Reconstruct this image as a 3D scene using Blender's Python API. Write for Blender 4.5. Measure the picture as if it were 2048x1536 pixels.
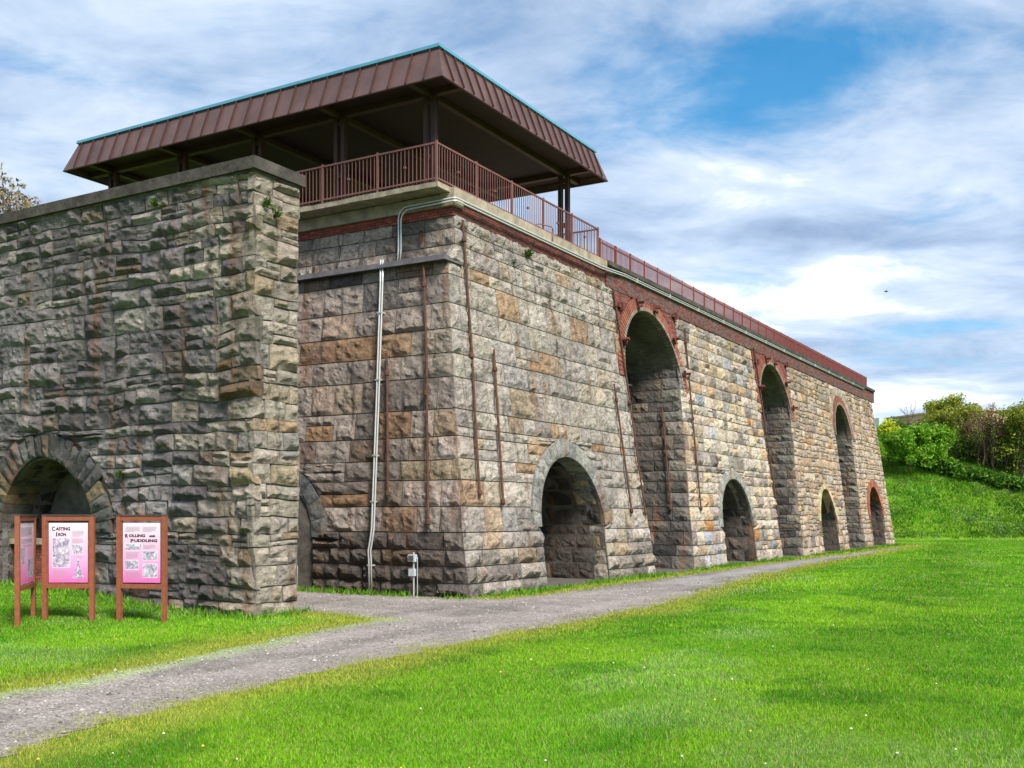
import bpy, bmesh, math, random
import numpy as np
from mathutils import Vector, Matrix

for o in list(bpy.data.objects):
    bpy.data.objects.remove(o, do_unlink=True)
S = bpy.context.scene
COL = S.collection
rad = math.radians

# ------------------------------------------------------------------ camera
# world axes follow the furnaces: x along the long front, y along the end wall
CAM = np.array([-21.906, -13.995, 2.05])
RT = np.array([.5045, -.8634, 0.0]); FW = np.array([.8634, .5045, 0.0])
FPX = 2116.0
cam = bpy.data.cameras.new('camera'); camo = bpy.data.objects.new('camera', cam)
COL.objects.link(camo); S.camera = camo
cam.sensor_width = 36; cam.lens = FPX / 2048 * 36; cam.shift_y = 262 / 2048
cam.clip_end = 3000; cam.clip_start = .1
camo.location = CAM
camo.rotation_euler = (rad(90), 0, math.atan2(-FW[0], FW[1]))

# ------------------------------------------------------------------ light
SUN_EL = rad(50); SUN_AZ = (-0.46, -0.89)
sd = Vector((SUN_AZ[0], SUN_AZ[1], 0)).normalized() * math.cos(SUN_EL) + Vector((0, 0, math.sin(SUN_EL)))
sl = bpy.data.lights.new('sun', 'SUN'); slo = bpy.data.objects.new('sun', sl); COL.objects.link(slo)
sl.energy = 3.5; sl.angle = rad(18); sl.color = (1.0, .95, .86)
slo.rotation_euler = sd.to_track_quat('Z', 'Y').to_euler()
slo.location = (0, -30, 60)

S.view_settings.view_transform = 'Standard'; S.view_settings.look = 'None'
S.view_settings.exposure = 1.15; S.view_settings.gamma = 1.0
S.view_settings.use_curve_mapping = False

W = bpy.data.worlds.new('World'); S.world = W; W.use_nodes = True
W.cycles.sampling_method = 'MANUAL'; W.cycles.sample_map_resolution = 512
def build_world():
    nt = W.node_tree; nt.nodes.clear(); N = nt.nodes.new; L = nt.links.new
    def math_(op, a, b=None, clamp=False):
        n = N('ShaderNodeMath'); n.operation = op; n.use_clamp = clamp
        for i, v in enumerate((a, b)):
            if v is None: continue
            if isinstance(v, (int, float)): n.inputs[i].default_value = v
            else: L(v, n.inputs[i])
        return n.outputs[0]
    out = N('ShaderNodeOutputWorld')
    sky = N('ShaderNodeTexSky'); sky.sky_type = 'NISHITA'; sky.sun_disc = False
    sky.sun_elevation = SUN_EL; sky.sun_rotation = math.atan2(SUN_AZ[0], SUN_AZ[1])
    sky.dust_density = .6; sky.ozone_density = 2.5; sky.altitude = 200
    bsky = N('ShaderNodeBackground'); bsky.inputs[1].default_value = .085
    hs = N('ShaderNodeHueSaturation'); hs.inputs['Saturation'].default_value = 1.45; hs.inputs['Hue'].default_value = .487; L(sky.outputs[0], hs.inputs['Color']); L(hs.outputs[0], bsky.inputs[0])
    tc = N('ShaderNodeTexCoord')
    def dot(v):
        n = N('ShaderNodeVectorMath'); n.operation = 'DOT_PRODUCT'; L(tc.outputs['Generated'], n.inputs[0])
        n.inputs[1].default_value = v; return n.outputs['Value']
    l_, f_, z_ = dot(tuple(RT)), dot(tuple(FW)), dot((0, 0, 1))
    zz = math_('ADD', math_('MAXIMUM', z_, 0.0), .16)
    cb = N('ShaderNodeCombineXYZ')
    L(math_('DIVIDE', l_, zz), cb.inputs[0]); L(math_('DIVIDE', f_, zz), cb.inputs[1])
    mp = N('ShaderNodeMapping'); L(cb.outputs[0], mp.inputs[0])
    mp.inputs['Rotation'].default_value = (0, 0, rad(-24)); mp.inputs['Scale'].default_value = (.95, 1.25, 1)
    mp.inputs['Location'].default_value = (3.1, .7, 0)
    def noise(scale, det, rough, dist=0.0, src=mp.outputs[0]):
        n = N('ShaderNodeTexNoise'); n.inputs['Scale'].default_value = scale; n.inputs['Detail'].default_value = det
        n.inputs['Roughness'].default_value = rough; n.inputs['Distortion'].default_value = dist
        L(src, n.inputs['Vector']); return n.outputs[0]
    wn1 = noise(1.6, 3.5, .5, .2); wn2 = noise(1.9, 3.5, .5, .3)
    def patch(px, py, sx, sy, rot=0.0):
        # a soft elongated feature of the cloud deck seen around one direction of the sky
        dx = math_('SUBTRACT', math_('DIVIDE', l_, math_('MAXIMUM', f_, .05)), (px - 1024) / FPX)
        dz = math_('SUBTRACT', math_('DIVIDE', z_, math_('MAXIMUM', f_, .05)), (1030 - py) / FPX)
        dx = math_('ADD', dx, math_('MULTIPLY', math_('SUBTRACT', wn1, .5), .36)); dz = math_('ADD', dz, math_('MULTIPLY', math_('SUBTRACT', wn2, .5), .16))
        c, s = math.cos(rot), math.sin(rot)
        a = math_('ADD', math_('MULTIPLY', dx, c), math_('MULTIPLY', dz, s))
        b = math_('SUBTRACT', math_('MULTIPLY', dz, c), math_('MULTIPLY', dx, s))
        a = math_('DIVIDE', a, sx / FPX); b = math_('DIVIDE', b, sy / FPX)
        r2 = math_('ADD', math_('MULTIPLY', a, a), math_('MULTIPLY', b, b))
        return math_('POWER', 2.718, math_('MULTIPLY', r2, -1.0))
    n1 = noise(1.5, 8, .6, .35); n2 = noise(3.4, 9, .62, .5); n3 = noise(1.0, 6, .58, .3); n4 = noise(7.5, 6, .6, .3)
    hole = math_('ADD', patch(1520, 150, 330, 125, rad(12)), math_('MULTIPLY', patch(1960, 665, 260, 50, rad(4)), .7))
    hole = math_('ADD', hole, math_('MULTIPLY', patch(90, 160, 260, 60, rad(-8)), .4))
    hole = math_('ADD', hole, math_('MULTIPLY', patch(1900, 380, 200, 45, rad(12)), .3))
    cov = math_('ADD', math_('MULTIPLY', n1, 1.5), math_('MULTIPLY', n2, 1.0))
    cov = math_('ADD', cov, math_('MULTIPLY', n4, .3))
    cov = math_('SUBTRACT', cov, .52)
    cov = math_('SUBTRACT', cov, math_('MULTIPLY', hole, .86))
    rp = N('ShaderNodeMapRange'); rp.interpolation_type = 'SMOOTHSTEP'
    L(cov, rp.inputs[0]); rp.inputs[1].default_value = .05; rp.inputs[2].default_value = .82
    rp.inputs[3].default_value = .10; rp.inputs[4].default_value = .97
    bright = math_('ADD', patch(1690, 585, 330, 70, rad(8)), math_('MULTIPLY', patch(1900, 800, 420, 60, 0), .6))
    tone = math_('ADD', math_('MULTIPLY', n3, 1.25), math_('MULTIPLY', n2, .9))
    tone = math_('ADD', tone, math_('MULTIPLY', n4, .25))
    tone = math_('ADD', tone, math_('MULTIPLY', bright, .46))
    tone = math_('SUBTRACT', tone, math_('MULTIPLY', patch(1500, 455, 380, 45, rad(9)), .30))
    tone = math_('SUBTRACT', tone, math_('MULTIPLY', patch(1900, 480, 260, 40, rad(9)), .22))
    cr = N('ShaderNodeValToRGB'); L(math_('SUBTRACT', tone, .71), cr.inputs[0])
    e = cr.color_ramp.elements
    e[0].position = .12; e[0].color = (.175, .24, .36, 1)
    e[1].position = 1.0; e[1].color = (.84, .85, .85, 1)
    m = e.new(.42); m.color = (.285, .36, .475, 1)
    m = e.new(.68); m.color = (.41, .475, .56, 1)
    bc = N('ShaderNodeBackground'); L(cr.outputs[0], bc.inputs[0]); bc.inputs[1].default_value = .88
    mix = N('ShaderNodeMixShader'); L(rp.outputs[0], mix.inputs[0]); L(bsky.outputs[0], mix.inputs[1]); L(bc.outputs[0], mix.inputs[2])
    L(mix.outputs[0], out.inputs[0])
build_world()

# ------------------------------------------------------------------ helpers
rng = random.Random(11)
NR = np.random.default_rng(5)

def ray(px, py): return FW + RT * (px - 1024) / FPX + np.array([0, 0, 1.]) * (1030 - py) / FPX
def at_depth(px, py, d): return CAM + ray(px, py) * d
def on_x(px, py, x, b=0.0):
    d = ray(px, py); s = (x - CAM[0] + b * CAM[2]) / (d[0] - b * d[2]); return CAM + d * s
def on_y(px, py, y, b=0.0):
    d = ray(px, py); s = (y - CAM[1] + b * CAM[2]) / (d[1] - b * d[2]); return CAM + d * s
def project(p):
    v = np.asarray(p, float) - CAM; dep = max(v @ FW, .1)
    return 1024 + FPX * (v @ RT) / dep, 1030 - FPX * v[2] / dep, dep

def _h(ix, iy, iz):
    n = (ix * 374761393 + iy * 668265263 + iz * 2147483647 * 3 + 12345) & 0x7fffffff
    n = ((n ^ (n >> 13)) * 1274126177) & 0x7fffffff
    n = ((n ^ (n >> 15)) * 2246822519) & 0x7fffffff
    return (n & 0xffffff) / float(0x1000000)
def vnoise(x, y, z=0.0):
    x, y = np.asarray(x, float), np.asarray(y, float); z = np.zeros_like(x) + z
    ix, iy, iz = np.floor(x).astype(np.int64), np.floor(y).astype(np.int64), np.floor(z).astype(np.int64)
    fx, fy, fz = x - ix, y - iy, z - iz
    fx, fy, fz = [t * t * (3 - 2 * t) for t in (fx, fy, fz)]
    def c(a, b, d): return _h(ix + a, iy + b, iz + d)
    x00 = c(0,0,0)*(1-fx)+c(1,0,0)*fx; x10 = c(0,1,0)*(1-fx)+c(1,1,0)*fx
    x01 = c(0,0,1)*(1-fx)+c(1,0,1)*fx; x11 = c(0,1,1)*(1-fx)+c(1,1,1)*fx
    return ((x00*(1-fy)+x10*fy)*(1-fz) + (x01*(1-fy)+x11*fy)*fz) * 2 - 1
def fbm(x, y, z=0.0, o=4):
    t = 0; a = 1; f = 1; s = 0
    for i in range(o):
        t = t + a * vnoise(np.asarray(x)*f + 17*i, np.asarray(y)*f - 9*i, z*f + 3*i); s += a; a *= .5; f *= 2.1
    return t / s
def sstep(a, b, x):
    t = np.clip((np.asarray(x, float) - a) / (b - a), 0, 1); return t * t * (3 - 2 * t)

def set_col(me, colors):
    a = me.color_attributes.new('Col', 'FLOAT_COLOR', 'POINT')
    c = np.ones((len(me.vertices), 4), np.float32)
    c[:, :3] = np.asarray(colors, np.float32)
    a.data.foreach_set('color', c.ravel())

def link(o, parent=None):
    COL.objects.link(o)
    if parent is not None: o.parent = parent
    return o

def origin_of(parent):
    v = np.zeros(3)
    while parent is not None:
        v += np.array(parent.location); parent = parent.parent
    return v

def mobj(name, verts, faces, mat, parent=None, loc=None, color=None, smooth=False):
    """world-space verts -> one object, origin at loc (default: base centre)"""
    v = np.asarray(verts, float)
    if loc is None:
        loc = np.array([(v[:,0].min()+v[:,0].max())/2, (v[:,1].min()+v[:,1].max())/2, v[:,2].min()])
    me = bpy.data.meshes.new(name)
    me.from_pydata((v - loc).tolist(), [], [tuple(f) for f in faces])
    if color is not None: set_col(me, color)
    if mat is not None: me.materials.append(mat)
    if smooth:
        me.polygons.foreach_set('use_smooth', [True] * len(me.polygons))
    o = bpy.data.objects.new(name, me); o.location = np.asarray(loc) - origin_of(parent)
    return link(o, parent)

def tri_mesh(name, V, mat, parent=None, colors=None):
    """V: (n,3,3) loose triangles"""
    n = len(V); me = bpy.data.meshes.new(name)
    me.vertices.add(n*3); me.vertices.foreach_set('co', V.astype(np.float32).ravel())
    me.loops.add(n*3); me.loops.foreach_set('vertex_index', np.arange(n*3, dtype=np.int32))
    me.polygons.add(n); me.polygons.foreach_set('loop_start', np.arange(0, n*3, 3, dtype=np.int32))
    me.polygons.foreach_set('loop_total', np.full(n, 3, np.int32))
    me.update(calc_edges=True)
    if colors is not None: set_col(me, np.repeat(colors, 3, axis=0))
    me.materials.append(mat)
    o = bpy.data.objects.new(name, me); return link(o, parent)

class MB:
    def __init__(s): s.v = []; s.f = []; s.c = []
    def add(s, v, f, col=None):
        k = len(s.v); s.v += [tuple(map(float, p)) for p in v]; s.f += [tuple(i + k for i in q) for q in f]
        s.c += [col if col is not None else (1, 1, 1)] * len(v); return s
    def box(s, a, b, col=None):
        x0, y0, z0 = a; x1, y1, z1 = b
        return s.add([(x0,y0,z0),(x1,y0,z0),(x1,y1,z0),(x0,y1,z0),(x0,y0,z1),(x1,y0,z1),(x1,y1,z1),(x0,y1,z1)],
                     [(0,3,2,1),(4,5,6,7),(0,1,5,4),(1,2,6,5),(2,3,7,6),(3,0,4,7)], col)
    def obox(s, c, ax, ay, az, col=None):
        """oriented box: centre and three half-axis vectors"""
        c, ax, ay, az = map(np.asarray, (c, ax, ay, az)); p = []
        for k in (-1, 1):
            for i, j in ((-1,-1),(1,-1),(1,1),(-1,1)): p.append(c + i*ax + j*ay + k*az)
        return s.add(p, [(0,3,2,1),(4,5,6,7),(0,1,5,4),(1,2,6,5),(2,3,7,6),(3,0,4,7)], col)
    def bar(s, p, q, w, d=None, up=(0,0,1), col=None):
        p, q = np.asarray(p, float), np.asarray(q, float); t = q - p; L = np.linalg.norm(t); t = t / L
        up = np.asarray(up, float)
        if abs(t @ up) > .95: up = np.array([0, 1., 0])
        a = np.cross(t, up); a /= np.linalg.norm(a); b = np.cross(a, t)
        return s.obox((p + q) / 2, t * L / 2, a * w / 2, b * (d or w) / 2, col)
    def tube(s, pts, r, n=8, col=None, cap=True):
        pts = [np.asarray(p, float) for p in pts]; rings = []
        rr = r if isinstance(r, (list, tuple)) else [r] * len(pts); prev = None
        for i, p in enumerate(pts):
            t = pts[min(i+1, len(pts)-1)] - pts[max(i-1, 0)]; t /= max(np.linalg.norm(t), 1e-9)
            if prev is None:
                ref = np.array([0,0,1.]) if abs(t[2]) < .9 else np.array([1.,0,0]); a = np.cross(t, ref)
            else: a = prev - t * (prev @ t)
            a /= np.linalg.norm(a); prev = a; b = np.cross(t, a)
            rings.append([p + rr[i]*(math.cos(2*math.pi*k/n)*a + math.sin(2*math.pi*k/n)*b) for k in range(n)])
        v = [q for rg in rings for q in rg]; f = []
        for i in range(len(pts)-1):
            for k in range(n): f.append((i*n+k, i*n+(k+1)%n, (i+1)*n+(k+1)%n, (i+1)*n+k))
        if cap: f.append(tuple(range(n-1, -1, -1))); f.append(tuple(range((len(pts)-1)*n, len(pts)*n)))
        return s.add(v, f, col)
    def build(s, name, mat, parent=None, loc=None, color=False, smooth=False):
        return mobj(name, s.v, s.f, mat, parent, loc, s.c if color else None, smooth)

def tag(o, label=None, cat=None, group=None, kind=None):
    if label: o['label'] = label
    if cat: o['category'] = cat
    if group: o['group'] = group
    if kind: o['kind'] = kind
    return o
def empty(name, loc, label, cat, group=None):
    o = bpy.data.objects.new(name, None); o.location = loc; o.empty_display_size = .3
    return tag(link(o), label, cat, group)
def copy_part(o, loc, parent):
    """a copy sharing mesh data, placed at a world position"""
    c = o.copy(); c.location = np.asarray(loc) - origin_of(parent); COL.objects.link(c); c.parent = parent
    return c

# ------------------------------------------------------------------ materials
def mat_new(name):
    m = bpy.data.materials.new(name); m.use_nodes = True; nt = m.node_tree
    b = nt.nodes['Principled BSDF']; b.inputs['Roughness'].default_value = .85
    b.inputs['Specular IOR Level'].default_value = .25
    return m, nt, b
def nd(nt, t, **kw):
    n = nt.nodes.new(t)
    for k, v in kw.items():
        if k in n.inputs: n.inputs[k].default_value = v
        else: setattr(n, k, v)
    return n
def noise_n(nt, vec, scale, det=6, rough=.6, dist=0.0):
    n = nd(nt, 'ShaderNodeTexNoise', Scale=scale, Detail=det, Roughness=rough, Distortion=dist)
    if vec is not None: nt.links.new(vec, n.inputs['Vector'])
    return n.outputs[0]
def ramp(nt, fac, stops):
    r = nt.nodes.new('ShaderNodeValToRGB'); nt.links.new(fac, r.inputs[0]); e = r.color_ramp.elements
    while len(e) < len(stops): e.new(.5)
    for k, (p, c) in enumerate(stops):
        e[k].position = p; e[k].color = (c, c, c, 1) if isinstance(c, (int, float)) else (*c, 1)
    return r.outputs[0]
def mixc(nt, fac, a, b, mode='MIX'):
    n = nt.nodes.new('ShaderNodeMix'); n.data_type = 'RGBA'; n.blend_type = mode
    for sock, v in ((n.inputs[0], fac), (n.inputs[6], a), (n.inputs[7], b)):
        if isinstance(v, (int, float)): sock.default_value = v
        elif isinstance(v, tuple): sock.default_value = (*v, 1)
        else: nt.links.new(v, sock)
    return n.outputs[2]
def bump(nt, b, h, strength, dist, prev=None):
    n = nd(nt, 'ShaderNodeBump', Strength=strength, Distance=dist); nt.links.new(h, n.inputs['Height'])
    if prev is not None: nt.links.new(prev, n.inputs['Normal'])
    nt.links.new(n.outputs[0], b.inputs['Normal']); return n.outputs[0]
def pos(nt): return nt.nodes.new('ShaderNodeNewGeometry').outputs['Position']
def attr(nt):
    a = nt.nodes.new('ShaderNodeAttribute'); a.attribute_name = 'Col'; return a.outputs['Color']

def stone_material(name, dark=.5, strata=1.0, pit=.5, bscale=1.0, soot=0.0):
    m, nt, b = mat_new(name); p = pos(nt); c = attr(nt)
    mp = nd(nt, 'ShaderNodeMapping'); mp.inputs['Scale'].default_value = (1, 1, strata); nt.links.new(p, mp.inputs[0]); q = mp.outputs[0]
    n1 = noise_n(nt, q, 3.2, 8, .66, .6); n2 = noise_n(nt, q, 9, 8, .68, .4); n3 = noise_n(nt, q, 38, 4, .6)
    c = mixc(nt, 1.0, c, ramp(nt, n2, [(.27, .30), (.40, .86), (.55, 1.06), (.74, 1.36)]), 'MULTIPLY')
    c = mixc(nt, 1.0, c, ramp(nt, n3, [(.3, .72), (.62, 1.12)]), 'MULTIPLY')
    # soot and lichen films with edges of their own
    c = mixc(nt, ramp(nt, n1, [(.5, 0.0), (.66, dark)]), c, (.055, .052, .05))
    if soot:
        n7 = noise_n(nt, p, .55, 9, .68, .5)
        c = mixc(nt, ramp(nt, n7, [(.44, 0.0), (.60, soot)]), c, (.05, .046, .048))
    n4 = noise_n(nt, p, 1.3, 5, .6, .8)
    c = mixc(nt, ramp(nt, n4, [(.58, 0.0), (.76, .32)]), c, (.40, .28, .17))
    ms = nd(nt, 'ShaderNodeMapping'); ms.inputs['Scale'].default_value = (2.6, 2.6, .22); nt.links.new(p, ms.inputs[0])
    n5 = noise_n(nt, ms.outputs[0], 1.0, 4, .55, .3)
    c = mixc(nt, ramp(nt, n5, [(.56, 0.0), (.67, .6)]), c, (.27, .15, .085))
    n6 = noise_n(nt, ms.outputs[0], 1.45, 5, .6, .2)
    c = mixc(nt, ramp(nt, n6, [(.57, 0.0), (.70, .72)]), c, (.07, .062, .058))
    vz = nd(nt, 'ShaderNodeTexVoronoi', Scale=16.0); nt.links.new(q, vz.inputs['Vector'])
    pits = ramp(nt, vz.outputs['Distance'], [(.06, 0.0), (.2, 1.0)])
    c = mixc(nt, pit, c, mixc(nt, 1.0, c, pits, 'MULTIPLY'))
    nt.links.new(c, b.inputs['Base Color']); b.inputs['Roughness'].default_value = .92; b.inputs['Specular IOR Level'].default_value = .15
    h1 = bump(nt, b, n2, 1.0 * bscale, .11); bump(nt, b, n3, .8 * bscale, .02, h1)
    return m
M = {}
M['ashlar'] = stone_material('rock_faced_ashlar', .5, 1.6, .65, 1.6, .26)
M['wing_pale'] = stone_material('pale_quarry_faced_rubble', .45, 2.0, .7, 1.8, .22)
M['rubble'] = stone_material('coursed_rubble', .42, 1.5, .6, 1.1, .2)
M['wing'] = stone_material('quarry_faced_rubble', .5, 2.0, .7, 1.9, .6)

def simple(name, col, rough=.7, var=.25, scale=6.0, bmp=.15, metal=0.0, spec=.3, dist=.01):
    m, nt, b = mat_new(name); p = pos(nt); n = noise_n(nt, p, scale, 7, .65)
    lo = tuple(c * (1 - var) for c in col); hi = tuple(min(1, c * (1 + var)) for c in col)
    nt.links.new(ramp(nt, n, [(.3, lo), (.7, hi)]), b.inputs['Base Color'])
    b.inputs['Roughness'].default_value = rough; b.inputs['Metallic'].default_value = metal
    b.inputs['Specular IOR Level'].default_value = spec
    if bmp: bump(nt, b, noise_n(nt, p, scale * 5, 5, .6), bmp, dist)
    return m
M['mortar'] = simple('mortar', (.10, .088, .075), .95, .5, 3, .6, dist=.03)
M['mortar_dark'] = simple('mortar_dark', (.085, .08, .075), .95, .5, 3, .6, dist=.03)
M['mortar_wing'] = simple('mortar_wing', (.115, .105, .10), .95, .6, 2.2, .9, dist=.05)
M['concrete'] = simple('weathered_concrete', (.30, .25, .19), .9, .4, 2.5, .5, dist=.02)
M['slab'] = simple('slab_concrete', (.30, .25, .19), .9, .45, 3.5, .6, dist=.02)
M['cap'] = simple('coping_stone', (.058, .05, .044), .9, .6, 2.5, .7, dist=.03)
M['ledge'] = simple('dark_ledge', (.075, .07, .075), .85, .35, 4, .4)
M['rust'] = simple('rusty_iron', (.092, .042, .028), .85, .45, 9, .4, spec=.2)
M['rust_red'] = simple('red_iron', (.13, .045, .036), .8, .4, 9, .4, spec=.2)
M['fascia'] = simple('brown_sheet_metal', (.080, .041, .036), .42, .35, 1.1, .04, spec=.45)
M['fascia_dark'] = simple('brown_steel', (.052, .022, .020), .6, .25, 3, .05)
M['soffit'] = simple('soffit_brown', (.030, .013, .013), .75, .25, 2, .05)
M['rail'] = simple('brown_railing_paint', (.165, .072, .064), .6, .15, 6, .03)
M['fence_paint'] = simple('dark_brown_fence_paint', (.185, .05, .04), .55, .2, 6, .03)
M['edge_blue'] = simple('pale_blue_edging', (.08, .27, .38), .35, .1, 3, .0, spec=.5)
M['galv'] = simple('galvanised_conduit', (.50, .50, .49), .4, .1, 8, .0, metal=.35, spec=.5)
M['box_grey'] = simple('painted_box_grey', (.42, .47, .50), .5, .1, 8, .0)
M['post'] = simple('sign_post_brown', (.235, .072, .036), .7, .2, 10, .15)
M['tan_wall'] = simple('tan_render', (.48, .33, .21), .9, .1, 1, .0)
M['grey_roof'] = simple('grey_roof', (.25, .27, .27), .8, .1, 1, .0)
M['dark_glass'] = simple('dark_glass', (.03, .04, .05), .15, .1, 1, .0, spec=.6)
M['bark'] = simple('bark', (.10, .075, .055), .95, .4, 8, .5, dist=.02)
M['bark_red'] = simple('twig_red', (.16, .085, .065), .95, .3, 8, .2)
M['black'] = simple('black_ink', (.02, .018, .02), .7, .1, 5, .0)
M['ink_grey'] = simple('grey_ink', (.33, .29, .36), .7, .15, 30, .0)
M['dirt'] = simple('dirt_floor', (.085, .075, .068), .95, .35, 5, .6, dist=.02)
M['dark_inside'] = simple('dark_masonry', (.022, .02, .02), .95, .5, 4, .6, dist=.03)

def brick_material(name, dirt=.35):
    m, nt, b = mat_new(name); p = pos(nt); c = attr(nt)
    n1 = noise_n(nt, p, 1.6, 7, .65, .5); n2 = noise_n(nt, p, 24, 5, .6)
    c = mixc(nt, 1.0, c, ramp(nt, n2, [(.3, .7), (.7, 1.25)]), 'MULTIPLY')
    c = mixc(nt, ramp(nt, n1, [(.48, 0.0), (.7, dirt)]), c, (.06, .04, .035))
    nt.links.new(c, b.inputs['Base Color']); b.inputs['Roughness'].default_value = .9
    bump(nt, b, n2, .4, .006); return m
M['brick'] = brick_material('red_brick', .5)

def vault_material():
    m, nt, b = mat_new('vault_brick'); uv = nt.nodes.new('ShaderNodeUVMap').outputs[0]
    br = nd(nt, 'ShaderNodeTexBrick', Scale=1.0); br.inputs['Brick Width'].default_value = .22; br.inputs['Row Height'].default_value = .075
    br.inputs['Mortar Size'].default_value = .008; br.inputs['Color1'].default_value = (.13, .12, .095, 1)
    br.inputs['Color2'].default_value = (.085, .08, .066, 1); br.inputs['Mortar'].default_value = (.16, .155, .135, 1)
    nt.links.new(uv, br.inputs['Vector']); p = pos(nt); n1 = noise_n(nt, p, 1.1, 6, .65, .4)
    c = mixc(nt, 1.0, br.outputs[0], ramp(nt, n1, [(.3, .45), (.6, 1.25)]), 'MULTIPLY')
    nt.links.new(c, b.inputs['Base Color']); bump(nt, b, br.outputs['Fac'], .5, -.01); return m
M['vault'] = vault_material()

def grass_material(name='grass_blades', trans=.35):
    m, nt, b = mat_new(name); c = attr(nt)
    nt.links.new(c, b.inputs['Base Color']); b.inputs['Roughness'].default_value = .7; b.inputs['Specular IOR Level'].default_value = .15
    t = nt.nodes.new('ShaderNodeBsdfTranslucent'); nt.links.new(c, t.inputs[0])
    mx = nd(nt, 'ShaderNodeMixShader'); mx.inputs[0].default_value = trans
    nt.links.new(b.outputs[0], mx.inputs[1]); nt.links.new(t.outputs[0], mx.inputs[2])
    nt.links.new(mx.outputs[0], nt.nodes['Material Output'].inputs[0]); return m
M['grass'] = grass_material(); M['leaf'] = grass_material('leaves', .4)

def ground_material():
    m, nt, b = mat_new('lawn_ground'); p = pos(nt)
    n1 = noise_n(nt, p, .22, 6, .6, .5); n2 = noise_n(nt, p, 1.7, 6, .65); n3 = noise_n(nt, p, 14, 6, .7); n4 = noise_n(nt, p, 60, 4, .7)
    c = ramp(nt, n2, [(.3, (.07, .16, .010)), (.5, (.12, .24, .014)), (.72, (.19, .30, .03))])
    c = mixc(nt, ramp(nt, n1, [(.5, 0.0), (.68, .45)]), c, (.16, .30, .05))
    c = mixc(nt, 1.0, c, ramp(nt, n3, [(.25, .45), (.55, 1.0), (.8, 1.35)]), 'MULTIPLY')
    c = mixc(nt, 1.0, c, ramp(nt, n4, [(.3, .6), (.7, 1.25)]), 'MULTIPLY')
    nt.links.new(c, b.inputs['Base Color']); b.inputs['Roughness'].default_value = .95; b.inputs['Specular IOR Level'].default_value = .1
    h = bump(nt, b, n3, .8, .08); bump(nt, b, n4, .6, .03, h); return m
M['ground'] = ground_material()

def gravel_material():
    m, nt, b = mat_new('gravel'); p = pos(nt); c = attr(nt)
    v = nd(nt, 'ShaderNodeTexVoronoi', Scale=38.0); nt.links.new(p, v.inputs['Vector'])
    n1 = noise_n(nt, p, .9, 7, .65, .6); n2 = noise_n(nt, p, 16, 6, .7); n3 = noise_n(nt, p, 90, 3, .6)
    c = mixc(nt, 1.0, c, ramp(nt, n1, [(.3, .78), (.7, 1.2)]), 'MULTIPLY')
    c = mixc(nt, 1.0, c, ramp(nt, n2, [(.28, .6), (.5, 1.0), (.75, 1.25)]), 'MULTIPLY')
    bw = nt.nodes.new('ShaderNodeRGBToBW'); nt.links.new(v.outputs['Color'], bw.inputs[0]); c = mixc(nt, 1.0, c, ramp(nt, bw.outputs[0], [(.2, .6), (.8, 1.25)]), 'MULTIPLY')
    c = mixc(nt, 1.0, c, ramp(nt, n3, [(.3, .75), (.7, 1.3)]), 'MULTIPLY')
    nt.links.new(c, b.inputs['Base Color']); b.inputs['Roughness'].default_value = .95
    h = bump(nt, b, v.outputs['Distance'], .7, .02); bump(nt, b, n2, .5, .03, h); return m
M['gravel'] = gravel_material()
m_, nt_, b_ = mat_new('pebble'); nt_.links.new(attr(nt_), b_.inputs['Base Color']); M['pebble'] = m_

# ------------------------------------------------------------------ ground
def cam_dl(x, y):
    dx, dy = np.asarray(x) - CAM[0], np.asarray(y) - CAM[1]
    return dx*FW[0] + dy*FW[1], dx*RT[0] + dy*RT[1]
def height(x, y):
    x = np.asarray(x, float); y = np.asarray(y, float)
    # bank rising along the foot of the wing wall
    z = .42 * sstep(.8, 9.0, y) * sstep(-11.0, -6.6, x) * (1 - sstep(-5.6, -5.2, x))
    dep, lat = cam_dl(x, y)
    t = np.clip(dep - 86.8, 0, None)
    hill = .55 * t * (1 - sstep(10, 40, t)) + sstep(10, 40, t) * (8.0 + .02 * np.minimum(t, 300))
    hill = hill + (.35 * fbm(x*.16, y*.16, 3.3, 4) + .25*fbm(x*.5, y*.5, 1.3, 3)) * sstep(0, 5, t)
    hill = hill * sstep(8, 26, lat)
    z = z + np.maximum(hill, 0) + .03 * fbm(x*.4, y*.4, 7.0, 3)*sstep(5, 9, dep)
    return z
PATH_UP = [(-60,-13.5),(-30,-6.2),(-18,-3.6),(-14.4,-2.85),(-11.9,-2.45),(-9.6,-1.95),(-7.84,-1.55),(-6.4,-1.45),(-5.5,-1.4),(-5.15,-.6),(-5.0,.6),(-5.0,1.05),(-5.0,20)]
PATH_RT = [(-.28,20),(-.28,-.1),(.3,-.75),(1.9,-1.0),(9.2,-1.05),(16,-1.0),(23,-.98),(34,-1.15),(48,-1.4),(53,-1.65)]
PATH_LO = [(53,-1.75),(48,-1.85),(34,-2.25),(21.7,-2.7),(12,-3.3),(5,-4.15),(1,-4.75),(-1.1,-4.95),(-2.75,-4.85),(-7.2,-4.72),(-10.7,-4.85),(-13,-5.0),(-15,-5.3),(-16.3,-5.66),(-30,-9.3),(-60,-17)]
PATH = np.array(PATH_UP + PATH_RT + PATH_LO, float)
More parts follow.
